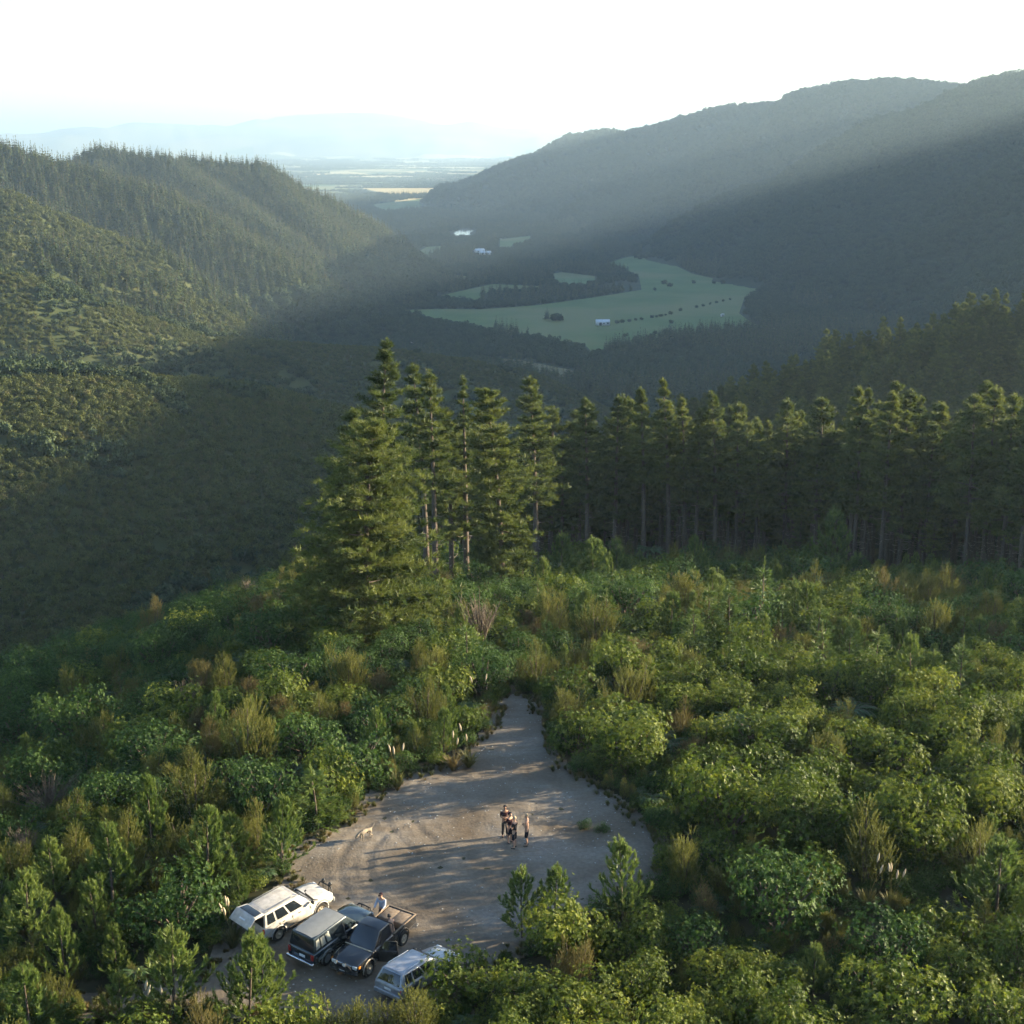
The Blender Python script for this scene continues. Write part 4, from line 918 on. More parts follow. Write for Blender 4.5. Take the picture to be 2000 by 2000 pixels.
# ------------------------------------------------------------------ vehicles
M['paint_white'] = flat_mat('dusty_white_paint', (.48,.45,.41), .45, .5, 0, .2, .3)
M['paint_teal'] = flat_mat('dark_teal_paint', (.020,.032,.040), .25, .5, .2, .8)
M['sky_grey_trim'] = flat_mat('sky_grey_roof_and_trim', (.20,.205,.20), .5, .4)  # grey sky reflection put into the teal roof colour; plain grey on bumpers
M['paint_black'] = flat_mat('black_paint', (.018,.018,.02), .22, .5, 0, .7, .4)
M['paint_silver'] = flat_mat('silver_paint', (.32,.33,.36), .38, .5, .4, .4, .25)
M['paint_hood'] = flat_mat('grey_green_bonnet_paint', (.17,.18,.17), .3, .5, .2, .5)
M['rubber'] = flat_mat('tyre_rubber', (.025,.024,.023), .9, .2)
M['mud_lit_edge'] = noise_mat('muddy_rim_and_lit_edge', (.30,.25,.18), (.48,.42,.32), 8, .7)
M['alloy'] = flat_mat('alloy_rim', (.45,.45,.45), .35, .5, .7)
M['trim'] = flat_mat('black_trim', (.02,.02,.02), .6)
M['chrome'] = flat_mat('bright_metal', (.7,.7,.7), .2, .5, 1.)
M['lamp_clear'] = flat_mat('clear_lamp', (.75,.75,.72), .15, .6)
M['lamp_red'] = flat_mat('red_lamp', (.35,.02,.015), .25)
M['lamp_orange'] = flat_mat('orange_lamp', (.6,.2,.02), .25)
M['plate'] = flat_mat('white_plate', (.75,.75,.75), .5)
M['inside'] = flat_mat('dark_interior', (.02,.02,.022), .9, .1)
M['curtain'] = flat_mat('pale_window_cover', (.24,.24,.20), .7)
M['red_interior'] = flat_mat('red_brown_trim', (.15,.03,.015), .6)
M['wood'] = noise_mat('weathered_deck', (.16,.12,.085), (.26,.20,.145), 6, .85)
M['orange'] = flat_mat('orange_plastic', (.65,.14,.02), .5)
M['cloth_grey'] = flat_mat('grey_bundle_cloth', (.12,.12,.13), .9)
def clean(mb, name, mats, parent, cut=None, bevel=0, smooth=False):
    """mesh with welded corners and outward normals, optionally with wheel arches cut out"""
    bm = bmesh.new(); tm = mb.mesh('t', mats); bm.from_mesh(tm); bpy.data.meshes.remove(tm)
    bmesh.ops.remove_doubles(bm, verts=bm.verts, dist=1e-5); bmesh.ops.recalc_face_normals(bm, faces=bm.faces)
    me = bpy.data.meshes.new(name); bm.to_mesh(me); bm.free()
    o = link(name, me, None)
    for m_ in (mats if isinstance(mats, (list, tuple)) else [mats]):
        if m_.name not in me.materials: me.materials.append(m_)
    if cut is not None:
        b = o.modifiers.new('cut', 'BOOLEAN'); b.object = cut; b.operation = 'DIFFERENCE'; b.solver = 'EXACT'
        bpy.context.view_layer.update(); dg = bpy.context.evaluated_depsgraph_get()
        m2 = bpy.data.meshes.new_from_object(o.evaluated_get(dg)); o.modifiers.clear(); o.data = m2; m2.name = name
    if bevel:
        b = o.modifiers.new('bevel', 'BEVEL'); b.width = bevel; b.segments = 3; b.limit_method = 'ANGLE'; b.angle_limit = R(28)
    if smooth: o.data.polygons.foreach_set('use_smooth', np.ones(len(o.data.polygons), bool))
    o.parent = parent; return o
def loft(rings):
    k = len(rings); n = len(rings[0]); mb = MB(); V = np.vstack(rings); c0 = np.mean(rings[0],0); c1 = np.mean(rings[-1],0)
    F = [[i*n+j, i*n+(j+1)%n, (i+1)*n+(j+1)%n, (i+1)*n+j] for i in range(k-1) for j in range(n)]
    mb.add(V, F); mb.add(np.vstack([rings[0], c0]), [[(j+1)%n, j, n] for j in range(n)]); mb.add(np.vstack([rings[-1], c1]), [[j, (j+1)%n, n] for j in range(n)])
    return mb
def hull(st):
    """body shell from stations (x, bottom, top, half width low, half width high)"""
    rings = []
    for x, zb, zt, wb, wt in st:
        h = [(0,zb),(wb*.9,zb),(wb*.99,zb+.07),(max(wb,wt)*1.012,zb+(zt-zb)*.5),(wt,zt-.09),(wt*.965,zt-.02),(wt*.6,zt+.012),(0,zt+.022)]
        pts = [[x,-a,b] for a, b in h]+[[x,a,b] for a, b in h[-2:0:-1]]; rings.append(np.array(pts))
    return loft(rings)
def lathe(prof, n=20, mi=0, mb=None, c=(0,0,0)):
    mb = mb or MB(); a = np.arange(n)*2*math.pi/n; V = np.array([[r*math.cos(t), y, r*math.sin(t)] for y, r in prof for t in a])+np.array(c)
    F = [[i*n+j, i*n+(j+1)%n, (i+1)*n+(j+1)%n, (i+1)*n+j] for i in range(len(prof)-1) for j in range(n)]
    return mb.add(V, F, mi)
def wheel(parent, x, side, y, r, w, rim):
    e_ = lathe([(-w/2+.02,r*.6),(-w/2,r*.75),(-w/2+.02,r*.95),(-w/2+.05,r),(w/2-.05,r),(w/2-.02,r*.95),(w/2,r*.75),(w/2-.02,r*.6),(-w/2+.02,r*.6)]).obj('wheel', M['rubber'], parent, True)
    e_.location = (x, side*y, r)
    m_ = MB(); lathe([(side*(w/2-.03),r*.62),(side*(w/2-.02),r*.54),(side*(w/2-.07),r*.5),(side*(w/2-.06),r*.2),(side*(w/2-.01),r*.17),(side*(w/2-.01),0.001)], 20, 0, m_)
    for k in range(6):
        a = k*math.pi/3; m_.box((math.cos(a)*r*.34, side*(w/2-.055), math.sin(a)*r*.34), (r*.32,.03,r*.13), 0, Matrix.Rotation(-a,4,'Y'))
    m_.obj('rim', M[rim], e_, True)
def face_pt(A, B, C, D, u, v): return (A*(1-u)+B*u)*(1-v)+(D*(1-u)+C*u)*v
def pane(parent, quad, u0, u1, v0, v1, mat, name='window', off=.012, skew=0.):
    A, B, C, D = [np.array(q, float) for q in quad]; n_ = np.cross(B-A, D-A); n_ /= np.linalg.norm(n_)
    P = [face_pt(A,B,C,D,u,v) for u, v in ((u0,v0),(u1,v0),(u1-skew,v1),(u0,v1))]
    P = [p+n_*off for p in P]+[p-n_*.03 for p in P]
    mb = MB(); mb.add(P, [[0,1,2,3],[4,7,6,5],[0,4,5,1],[1,5,6,2],[2,6,7,3],[3,7,4,0]])
    return clean(mb, name, M[mat], parent, bevel=.008)
def cabin(parent, xr, xf, zb, wb, rr_, rf, zr, wr, paint, wb_f=None, name='cabin', roofmat=None):
    """glasshouse between the belt (xr..xf) and the roof (rr_..rf)"""
    wf = wb_f or wb; rings = []
    B = [np.array([xr,-wb,zb]), np.array([xf,-wf,zb]), np.array([xf,wf,zb]), np.array([xr,wb,zb])]
    T = [np.array([rr_,-wr,zr]), np.array([rf,-wr*.97,zr-.01]), np.array([rf,wr*.97,zr-.01]), np.array([rr_,wr,zr])]
    mb = MB(); mb.add(B+T, [[3,2,1,0],[0,1,5,4],[1,2,6,5],[2,3,7,6],[3,0,4,7],[4,5,6,7]])
    clean(mb, name, M[paint], parent, bevel=.06)
    m2 = MB(); nx, ny = 9, 7; V = []
    for i in range(nx):
        for j in range(ny):
            u = i/(nx-1); v = j/(ny-1)*2-1; V.append([rr_+.04+(rf-rr_-.08)*u, v*wr*.93, zr-.012+.042*(1-v*v)+.02*math.sin(math.pi*u)])
    m2.add(V, [[i*ny+j,(i+1)*ny+j,(i+1)*ny+j+1,i*ny+j+1] for i in range(nx-1) for j in range(ny-1)]); m2.obj('roof', M[roofmat or paint], parent, True)
    q = dict(right=(B[0],B[1],T[1],T[0]), left=(B[2],B[3],T[3],T[2]), front=(B[1],B[2],T[2],T[1]), rear=(B[3],B[0],T[0],T[3]))
    return q
def arches(xs, r, w):
    mb = MB()
    for x in xs:
        a = np.arange(24)*2*math.pi/24
        V = np.array([[x+r*math.cos(t), y, r*.93+r*math.sin(t)] for y in (-w,w) for t in a]); mb.add(V, [[j,(j+1)%24,24+(j+1)%24,24+j] for j in range(24)])
        mb.add(np.vstack([V[:24],[x,-w,r*.93]]), [[(j+1)%24,j,24] for j in range(24)]); mb.add(np.vstack([V[24:],[x,w,r*.93]]), [[j,(j+1)%24,24] for j in range(24)])
    return clean(mb, 'arch_cut', M['trim'], None)
def flare(parent, x, side, y, r, mat):
    a = np.linspace(-.15, math.pi+.15, 14); MB().tube([[x+r*math.cos(t), side*y, r*.93+r*math.sin(t)] for t in a], .035, 6).obj('wheel_arch', M[mat], parent, True)
def mirrors(parent, x, y, z):
    for s in (-1,1):
        mb = MB(); mb.box((x, s*(y+.12), z), (.10,.2,.15)); mb.box((x, s*(y+.02), z-.04), (.05,.1,.04)); mb.obj('mirror', M['trim'], parent, bevel=.02)
def lamp(parent, c, d, mat, name): return MB().box(c, d).obj(name, M[mat], parent, bevel=.015)
def bullbar(parent, x, w, z0, z1, lights=2):
    mb = MB()
    mb.tube([[x-.12,-w,z0],[x,-w*.8,z0+.05],[x+.05,0,z0+.05],[x,w*.8,z0+.05],[x-.12,w,z0]], .038, 8)
    mb.tube([[x-.1,-w*.75,z0],[x,-w*.62,z1-.08],[x+.03,-w*.5,z1],[x+.04,0,z1+.01],[x+.03,w*.5,z1],[x,w*.62,z1-.08],[x-.1,w*.75,z0]], .035, 8)
    for s in (-.3,.3): mb.tube([[x+.02,s*w,z0-.05],[x+.04,s*w,z1]], .03, 8)
    b = mb.obj('bull_bar', M['trim'], parent, True)
    for i in range(lights):
        y = (i-(lights-1)/2)*.5; m_ = MB(); m_.tube([[x+.02,y,z1+.1],[x+.09,y,z1+.1],[x+.12,y,z1+.1]], [.06,.095,.1], 12, 0); m_.tube([[x+.121,y,z1+.1],[x+.13,y,z1+.1]], .092, 12, 1)
        m_.obj('spotlight', [M['trim'], M['lamp_clear']], b, True)
def handles(parent, pts):
    for x, y, z in pts: MB().box((x, y, z), (.16,.03,.035)).obj('door_handle', M['trim'], parent, bevel=.01)
def seams(parent, xs, y, z0, z1):
    for s in (-1, 1):
        for x in xs: MB().box((x, s*y, (z0+z1)/2), (.012,.02,z1-z0)).obj('door_seam', M['trim'], parent)
def place(e_, x, y, hd):
    # sit all four wheels on the ground
    c, s_ = math.cos(hd), math.sin(hd); f = gz(x+1.35*c, y+1.35*s_); r_ = gz(x-1.35*c, y-1.35*s_); l = gz(x-.75*s_, y+.75*c); q = gz(x+.75*s_, y-.75*c)
    e_.location = (x, y, (f+r_)/2+.045); e_.rotation_euler = (math.atan2(l-q,1.5), -math.atan2(f-r_,2.7), hd)

# --- white four-wheel drive with its tailgate up
def white_suv():
    e_ = empty('four_wheel_drive', (0,0,0)); P = 'paint_white'
    cut = arches((-1.32,1.38), .44, 1.2)
    clean(hull([(-2.18,.50,1.02,.78,.78),(-2.12,.42,1.08,.85,.83),(-1.2,.40,1.10,.88,.85),(.3,.40,1.09,.88,.85),(.95,.40,1.08,.88,.84),(1.02,.40,1.065,.88,.83),(1.6,.42,1.04,.87,.80),(2.05,.46,.98,.85,.76),(2.2,.52,.9,.82,.72),(2.25,.56,.84,.78,.66)]), 'body', M[P], e_, cut, smooth=False)
    bpy.data.objects.remove(cut)
    q = cabin(e_, -2.12, 1.0, 1.06, .81, -1.98, .18, 1.78, .66, P)
    for sd_ in ('right','left'):
        fl = (lambda u: u) if sd_ == 'right' else (lambda u: 1-u)
        for a, b, sk in ((.06,.23,0),(.27,.505,0),(.545,.80,.03)):
            u0, u1 = sorted((fl(a), fl(b))); pane(e_, q[sd_], u0, u1, .16, .86, 'glass')
    pane(e_, q['front'], .07, .93, .08, .93, 'glass', 'windscreen')
    pane(e_, q['rear'], .06, .94, .03, .97, 'inside', 'boot_opening', .006)
    for y in np.linspace(-.5,.5,9): MB().box((-.9,y,1.825), (1.75,.022,.02)).obj('roof_rib', M[P], e_, bevel=.006)
    for y in (-.6,.6): MB().tube([[-1.75,y,1.79],[-1.7,y,1.86],[-.1,y,1.86],[0,y,1.78]], .018, 6).obj('roof_rail', M['sky_grey_trim'], e_, True)
    # raised tailgate: glass half runs on from the roof, lower half hangs behind it
    tg = MB(); V0 = [np.array([-1.98,s*.66,1.80]) for s in (-1,1)]; V1 = [np.array([-2.58,s*.74,1.86]) for s in (-1,1)]; V2 = [np.array([-3.02,s*.76,1.50]) for s in (-1,1)]
    up = np.array([.03,0,.06]); A = V0+V1+V2; tg.add(A+[v-up for v in A], [[0,1,3,2],[2,3,5,4],[6,8,9,7],[8,10,11,9],[0,2,8,6],[2,4,10,8],[1,7,9,3],[3,9,11,5],[4,5,11,10],[0,6,7,1]])
    t = clean(tg, 'tailgate', M[P], e_, bevel=.02)
    pane(t, (V0[1]+np.array([0,0,.006]), V0[0]+np.array([0,0,.006]), V1[0]+np.array([0,0,.006]), V1[1]+np.array([0,0,.006])), .1, .9, .12, .85, 'glass', 'rear_glass', .012)
    lamp(t, (-2.8,0,1.66), (.12,.4,.06), 'plate', 'number_plate').rotation_euler = (0,0,0)
    for s in (-1,1): MB().tube([[-2.0,s*.6,1.62],[-2.42,s*.68,1.78]], .012, 5).obj('gas_strut', M['trim'], t)
    for x in (-1.32,1.38):
        for s in (-1,1): wheel(e_, x, s, .76, .385, .25, 'mud_lit_edge'); flare(e_, x, s, .885, .45, P)
    MB().box((2.27,0,.55), (.16,1.66,.24)).obj('front_bumper', M['sky_grey_trim'], e_, bevel=.05); MB().box((-2.24,0,.5), (.16,1.64,.2)).obj('rear_bumper', M['sky_grey_trim'], e_, bevel=.05)
    MB().box((2.24,0,.80), (.05,.95,.16)).obj('grille', M['trim'], e_, bevel=.02)
    for s in (-1,1):
        lamp(e_, (2.21,s*.62,.82), (.08,.26,.17), 'lamp_clear', 'headlight'); lamp(e_, (-2.17,s*.77,.9), (.06,.12,.3), 'lamp_red', 'tail_light')
        MB().box((0,s*.90,.40), (1.9,.1,.05)).obj('side_step', M['trim'], e_, bevel=.02)
    bullbar(e_, 2.42, .74, .5, .98, 2); mirrors(e_, .78, .84, 1.2); handles(e_, [(.0,-.873,.98),(-.98,-.873,.98),(.0,.873,.98),(-.98,.873,.98)])
    MB().box((1.05,0,1.075), (.1,1.4,.03)).obj('bonnet_seam', M['trim'], e_); seams(e_, (.72,-.42,-1.22), .872, .5, 1.06)
    m_ = MB(); m_.tube([[1.2,-.86,1.08],[.92,-.84,1.25],[.55,-.74,1.72],[.5,-.74,1.9],[.58,-.74,1.92]], .04, 8); m_.obj('snorkel', M['trim'], e_, True)
    return tag(e_, 'dusty white four-wheel drive with raised tailgate and black bull bar', 'suv')
e_ = white_suv(); place(e_, -11.15, 69.95, R(47))
# --- dark teal four-wheel drive, seen from behind
def teal_suv():
    e_ = empty('four_wheel_drive', (0,0,0)); P = 'paint_teal'; cut = arches((-1.35,1.42), .43, 1.2)
    clean(hull([(-2.3,.5,1.0,.79,.79),(-2.24,.42,1.08,.85,.83),(-1.2,.4,1.09,.87,.84),(.6,.4,1.08,.87,.84),(1.05,.4,1.06,.87,.82),(1.7,.42,1.02,.86,.79),(2.1,.46,.96,.84,.74),(2.24,.52,.88,.8,.68)]), 'body', M[P], e_, cut); bpy.data.objects.remove(cut)
    MB().box((1.62,0,1.055), (1.02,1.42,.03)).obj('bonnet', M['paint_hood'], e_, bevel=.02).rotation_euler = (0,R(3.2),0)
    q = cabin(e_, -2.24, 1.02, 1.05, .815, -2.1, .25, 1.80, .68, P, roofmat='sky_grey_trim')
    for sd_ in ('right','left'):
        fl = (lambda u: u) if sd_ == 'right' else (lambda u: 1-u)
        for a, b, mt in ((.04,.15,'glass'),(.165,.29,'glass'),(.305,.42,'glass'),(.445,.58,'glass'),(.61,.82,'glass')):
            u0, u1 = sorted((fl(a), fl(b))); w = pane(e_, q[sd_], u0, u1, .14, .86, mt)
            if a < .4: pane(w, q[sd_], u0+.012, u1-.012, .2, .8, 'curtain', 'window_cover', .02)
    pane(e_, q['front'], .07, .93, .08, .93, 'glass', 'windscreen'); pane(e_, q['rear'], .09, .91, .12, .88, 'glass', 'rear_window')
    for x in (-1.35,1.42):
        for s in (-1,1): wheel(e_, x, s, .76, .38, .25, 'alloy'); flare(e_, x, s, .88, .44, 'paint_hood')
    MB().box((2.26,0,.55), (.16,1.66,.22)).obj('front_bumper', M['trim'], e_, bevel=.05); MB().box((-2.36,0,.5), (.16,1.68,.2)).obj('rear_bumper', M['chrome'], e_, bevel=.04)
    lamp(e_, (-2.31,-.1,.78), (.03,.36,.13), 'plate', 'number_plate')
    for s in (-1,1):
        lamp(e_, (-2.29,s*.72,.86), (.05,.16,.3), 'lamp_red', 'tail_light'); lamp(e_, (2.21,s*.6,.82), (.08,.26,.16), 'lamp_clear', 'headlight')
    mirrors(e_, .8, .83, 1.2); handles(e_, [(.05,-.865,.97),(-.9,-.865,.97),(-2.3,.2,.98)]); bullbar(e_, 2.40, .7, .5, .92, 0); seams(e_, (.72,-.38,-1.2), .862, .5, 1.05)
    MB().tube([[1.0,.3,1.08],[.72,.25,1.3]], .01, 4).obj('wiper', M['trim'], e_); MB().box((0,-.86,.66), (3.9,.03,.07)).obj('side_moulding', M['paint_hood'], e_, bevel=.01)
    return tag(e_, 'dark teal four-wheel drive with a sky-reflecting roof coloured grey beside the white one', 'suv')
e_ = teal_suv(); place(e_, -8.75, 68.05, R(55))
# --- black ute facing the camera, doors open
def black_ute():
    e_ = empty('pickup_truck', (0,0,0)); P = 'paint_black'; cut = arches((-1.42,1.45), .45, 1.2)
    clean(hull([(-.72,.46,1.06,.82,.82),(-.6,.44,1.08,.85,.83),(.6,.44,1.07,.86,.83),(1.0,.44,1.06,.86,.82),(1.6,.46,1.04,.86,.80),(2.05,.5,1.0,.84,.76),(2.2,.54,.92,.81,.70),(2.25,.58,.85,.77,.64)]), 'body', M[P], e_, cut); bpy.data.objects.remove(cut)
    q = cabin(e_, -.66, .98, 1.04, .80, -.55, .22, 1.72, .65, P)
    for sd_ in ('right','left'):
        fl = (lambda u: u) if sd_ == 'right' else (lambda u: 1-u); u0, u1 = sorted((fl(.12), fl(.72))); pane(e_, q[sd_], u0, u1, .12, .88, 'inside', 'door_opening')
    pane(e_, q['front'], .07, .93, .07, .93, 'glass', 'windscreen'); pane(e_, q['rear'], .1, .9, .2, .85, 'glass', 'rear_window')
    for s in (-1,1): MB().box((.22,s*.868,.78), (1.05,.012,.52)).obj('door_opening', M['inside'], e_)
    MB().box((1.06,0,1.082), (.07,1.58,.03)).obj('lit_scuttle', M['mud_lit_edge'], e_, bevel=.01)  # sunlit rear edge of the bonnet put in as a pale strip
    # doors swung out on their front hinges
    for s, an in ((1, 66), (-1, 60)):
        d = MB(); d.box((-.52,0,.72), (1.04,.06,.62)); dm = d.obj('door', M[P], e_, bevel=.03)
        dm.location = (.80, s*.87, .03); dm.rotation_euler = (0,0,R(-an*s))
        f = MB(); f.tube([[-.02,0,1.03],[-.40,0,1.56],[-.98,0,1.58],[-1.02,0,1.03]], .024, 6); f.obj('window_frame', M['trim'], dm, True)
        g = MB(); g.add([[-.08,-.004,1.05],[-.98,-.004,1.05],[-.95,-.004,1.55],[-.42,-.004,1.54],[-.08,.004,1.05],[-.98,.004,1.05],[-.95,.004,1.55],[-.42,.004,1.54]], [[0,1,2,3],[7,6,5,4],[0,3,7,4],[1,5,6,2]]); g.obj('window', M['glass'], dm)
        MB().box((-.5,-s*.04,.74), (.75,.03,.34)).obj('door_card', M['red_interior'], dm, bevel=.02); MB().box((-.14,s*.12,1.1), (.08,.2,.15)).obj('mirror', M['trim'], dm, bevel=.02)
    # tray
    t = MB(); t.box((-1.62,0,.68), (1.86,1.60,.08)); tr_ = t.obj('tray_floor', M['inside'], e_)
    for s in (-1,1):
        MB().box((-1.62,s*.80,.86), (1.86,.06,.42)).obj('tray_side', M[P], tr_, bevel=.015); MB().box((-1.62,s*.80,1.085), (1.88,.09,.035)).obj('tray_rail', M['wood'], tr_, bevel=.01)
    MB().box((-2.56,0,.86), (.06,1.6,.42)).obj('tailgate', M[P], tr_, bevel=.015); MB().box((-2.56,0,1.085), (.09,1.66,.035)).obj('tray_rail', M['wood'], tr_, bevel=.01)
    b = MB(); b.tube([[-.76,-.72,.95],[-.76,-.72,1.5],[-.76,-.66,1.56],[-.76,.66,1.56],[-.76,.72,1.5],[-.76,.72,.95]], .03, 8); b.obj('head_board', M['trim'], e_, True)
    c = MB(); c.box((-1.62,0,.52), (2.0,.9,.2)); c.obj('chassis', M['trim'], e_)
    for x in (-1.42,1.45):
        for s in (-1,1): wheel(e_, x, s, .78, .40, .28, 'mud_lit_edge'); flare(e_, x, s, .88 if x > 0 else .84, .47, 'mud_lit_edge' if x > 0 else 'trim')
    MB().box((2.29,0,.58), (.14,1.6,.2)).obj('front_bumper', M['trim'], e_, bevel=.04); MB().box((2.24,0,.82), (.05,.9,.15)).obj('grille', M['chrome'], e_, bevel=.02)
    for s in (-1,1):
        lamp(e_, (2.22,s*.6,.82), (.08,.24,.16), 'lamp_clear', 'headlight'); lamp(e_, (2.1,s*.79,.84), (.14,.06,.13), 'lamp_orange', 'indicator'); lamp(e_, (-2.6,s*.7,.84), (.04,.1,.26), 'lamp_red', 'tail_light')
    lamp(e_, (2.38,0,.55), (.02,.36,.12), 'plate', 'number_plate'); bullbar(e_, 2.45, .78, .56, .98, 2)
    for y in (-.35,.35): MB().box((1.6,y,1.052), (.8,.03,.02)).obj('bonnet_rib', M[P], e_, bevel=.008).rotation_euler = (0,R(3),0)
    MB().tube([[.93,-.1,1.09],[.72,.3,1.26]], .01, 4).obj('wiper', M['trim'], e_)
    return tag(e_, 'black pickup truck facing the camera with both doors open', 'pickup')
e_ = black_ute(); UX, UY, UH = -6.75, 67.25, R(59+180); place(e_, UX, UY, UH); UTE = e_
bpy.context.view_layer.update()
def in_ute(x, y, z): return tuple(UTE.matrix_world@Vector((x, y, z)))
bx_ = MB(); bx_.box((0,0,.17), (.95,1.46,.34)); bo = bx_.obj('tray_box', M['wood'], None, bevel=.015); bo.location = in_ute(-2.02,0,.723); bo.rotation_euler = UTE.rotation_euler
for y in (-.37,.37): MB().box((0,y,.345), (.9,.68,.014)).obj('lid', M['wood'], bo, bevel=.005)
tag(bo, 'flat brown wooden box at the tail of the black tray', 'box')
j = MB(); j.box((0,0,.14), (.34,.24,.28)); jo = j.obj('fuel_can', M['orange'], None, bevel=.04); jo.location = in_ute(-.98,.45,.723); jo.rotation_euler = UTE.rotation_euler
MB().tube([[-.08,0,.27],[-.08,0,.33],[.06,0,.33],[.06,0,.27]], .018, 6).obj('handle', M['orange'], jo, True); MB().tube([[.12,0,.27],[.15,0,.34]], .03, 8).obj('cap', M['trim'], jo, True)
tag(jo, 'orange can standing in the black tray behind the cab', 'can')
bm = bmesh.new(); bmesh.ops.create_icosphere(bm, subdivisions=3, radius=.3)
for v in bm.verts: v.co = Vector((v.co.x*1.1, v.co.y*.9, max(-.12, v.co.z*.6)))*(.9+.25*math.sin(v.co.x*11)*math.cos(v.co.y*9))
me = bpy.data.meshes.new('swag'); bm.to_mesh(me); bm.free(); me.materials.append(M['cloth_grey']); o = link('kit_bag', me, None, in_ute(-1.22,-.25,.82)); tag(o, 'dark grey bundle lying in the black tray', 'bag')
# --- silver wagon, half behind bushes
def silver_wagon():
    e_ = empty('station_wagon', (0,0,0)); P = 'paint_silver'; cut = arches((-1.3,1.35), .39, 1.2)
    clean(hull([(-2.2,.46,.92,.76,.78),(-2.12,.36,.98,.83,.82),(-1.0,.34,1.0,.86,.83),(.6,.34,.98,.86,.83),(1.0,.34,.96,.86,.81),(1.6,.36,.90,.85,.78),(2.05,.42,.82,.82,.72),(2.2,.48,.74,.78,.64)]), 'body', M[P], e_, cut); bpy.data.objects.remove(cut)
    q = cabin(e_, -2.16, 1.02, .95, .80, -1.85, .16, 1.5, .62, P)
    for sd_ in ('right','left'):
        fl = (lambda u: u) if sd_ == 'right' else (lambda u: 1-u)
        for a, b in ((.08,.26),(.30,.52),(.55,.80)):
            u0, u1 = sorted((fl(a), fl(b))); pane(e_, q[sd_], u0, u1, .14, .86, 'glass')
    pane(e_, q['front'], .06, .94, .07, .94, 'glass', 'windscreen'); pane(e_, q['rear'], .08, .92, .1, .9, 'glass', 'rear_window')
    for y in (-.56,.56): MB().tube([[-1.6,y,1.5],[-1.5,y,1.57],[-.2,y,1.57],[-.1,y,1.5]], .016, 6).obj('roof_rail', M['chrome'], e_, True)
    for x in (-1.3,1.35):
        for s in (-1,1): wheel(e_, x, s, .75, .33, .21, 'alloy')
    MB().box((2.2,0,.48), (.14,1.6,.22)).obj('front_bumper', M[P], e_, bevel=.05); MB().box((-2.22,0,.5), (.14,1.6,.22)).obj('rear_bumper', M[P], e_, bevel=.05)
    lamp(e_, (-2.2,0,.72), (.03,.4,.12), 'plate', 'number_plate')
    for s in (-1,1):
        lamp(e_, (2.12,s*.6,.72), (.12,.3,.13), 'lamp_clear', 'headlight'); lamp(e_, (-2.16,s*.72,.8), (.06,.16,.2), 'lamp_red', 'tail_light')
    mirrors(e_, .75, .82, 1.08); handles(e_, [(0,-.85,.86),(-.95,-.85,.86)])
    for y in (-.25,.25): MB().tube([[.98,y,.985],[.78,y+.3,1.1]], .01, 4).obj('wiper', M['trim'], e_)
    return tag(e_, 'silver grey station wagon half hidden behind bushes at the clearing edge', 'wagon')
e_ = silver_wagon(); place(e_, -4.35, 64.95, R(52))
print('vehicles', round(time.time()-T0, 1))
# ------------------------------------------------------------------ people and the dog
def skin_mesh(name, verts, edges, rad, root=0, sub=1):
    me = bpy.data.meshes.new(name); me.from_pydata([tuple(v) for v in verts], edges, []); o = bpy.data.objects.new(name, me); COL.objects.link(o)
    md = o.modifiers.new('skin', 'SKIN'); md.use_smooth_shade = True
    for i, sv in enumerate(me.skin_vertices[0].data):
        r = rad[i]; sv.radius = (r, r) if not isinstance(r, tuple) else r; sv.use_root = (i == root)
    s_ = o.modifiers.new('sub', 'SUBSURF'); s_.levels = sub; s_.render_levels = sub
    bpy.context.view_layer.update(); dg = bpy.context.evaluated_depsgraph_get(); m2 = bpy.data.meshes.new_from_object(o.evaluated_get(dg))
    bpy.data.objects.remove(o); bpy.data.meshes.remove(me); m2.name = name
    m2.polygons.foreach_set('use_smooth', np.ones(len(m2.polygons), bool)); return m2
M['skin'] = noise_mat('skin', (.36,.21,.145), (.44,.27,.19), 12, .55); M['skin2'] = noise_mat('tanned_skin', (.26,.14,.09), (.33,.19,.125), 12, .55)
M['maroon'] = flat_mat('maroon_cloth', (.034,.015,.019), .9, .1); M['navy'] = flat_mat('navy_cloth', (.014,.017,.026), .9, .1); M['charcoal'] = flat_mat('charcoal_cloth', (.022,.022,.025), .9, .1)
M['palecloth'] = flat_mat('pale_blue_cloth', (.34,.37,.44), .9, .1); M['hair_dark'] = flat_mat('dark_hair', (.015,.011,.009), .7); M['hair_fair'] = flat_mat('fair_hair', (.34,.25,.15), .7); M['pinkcloth'] = flat_mat('faded_pink_cloth', (.30,.19,.20), .9, .1)
M['shoe'] = flat_mat('dark_shoes', (.03,.028,.026), .8)
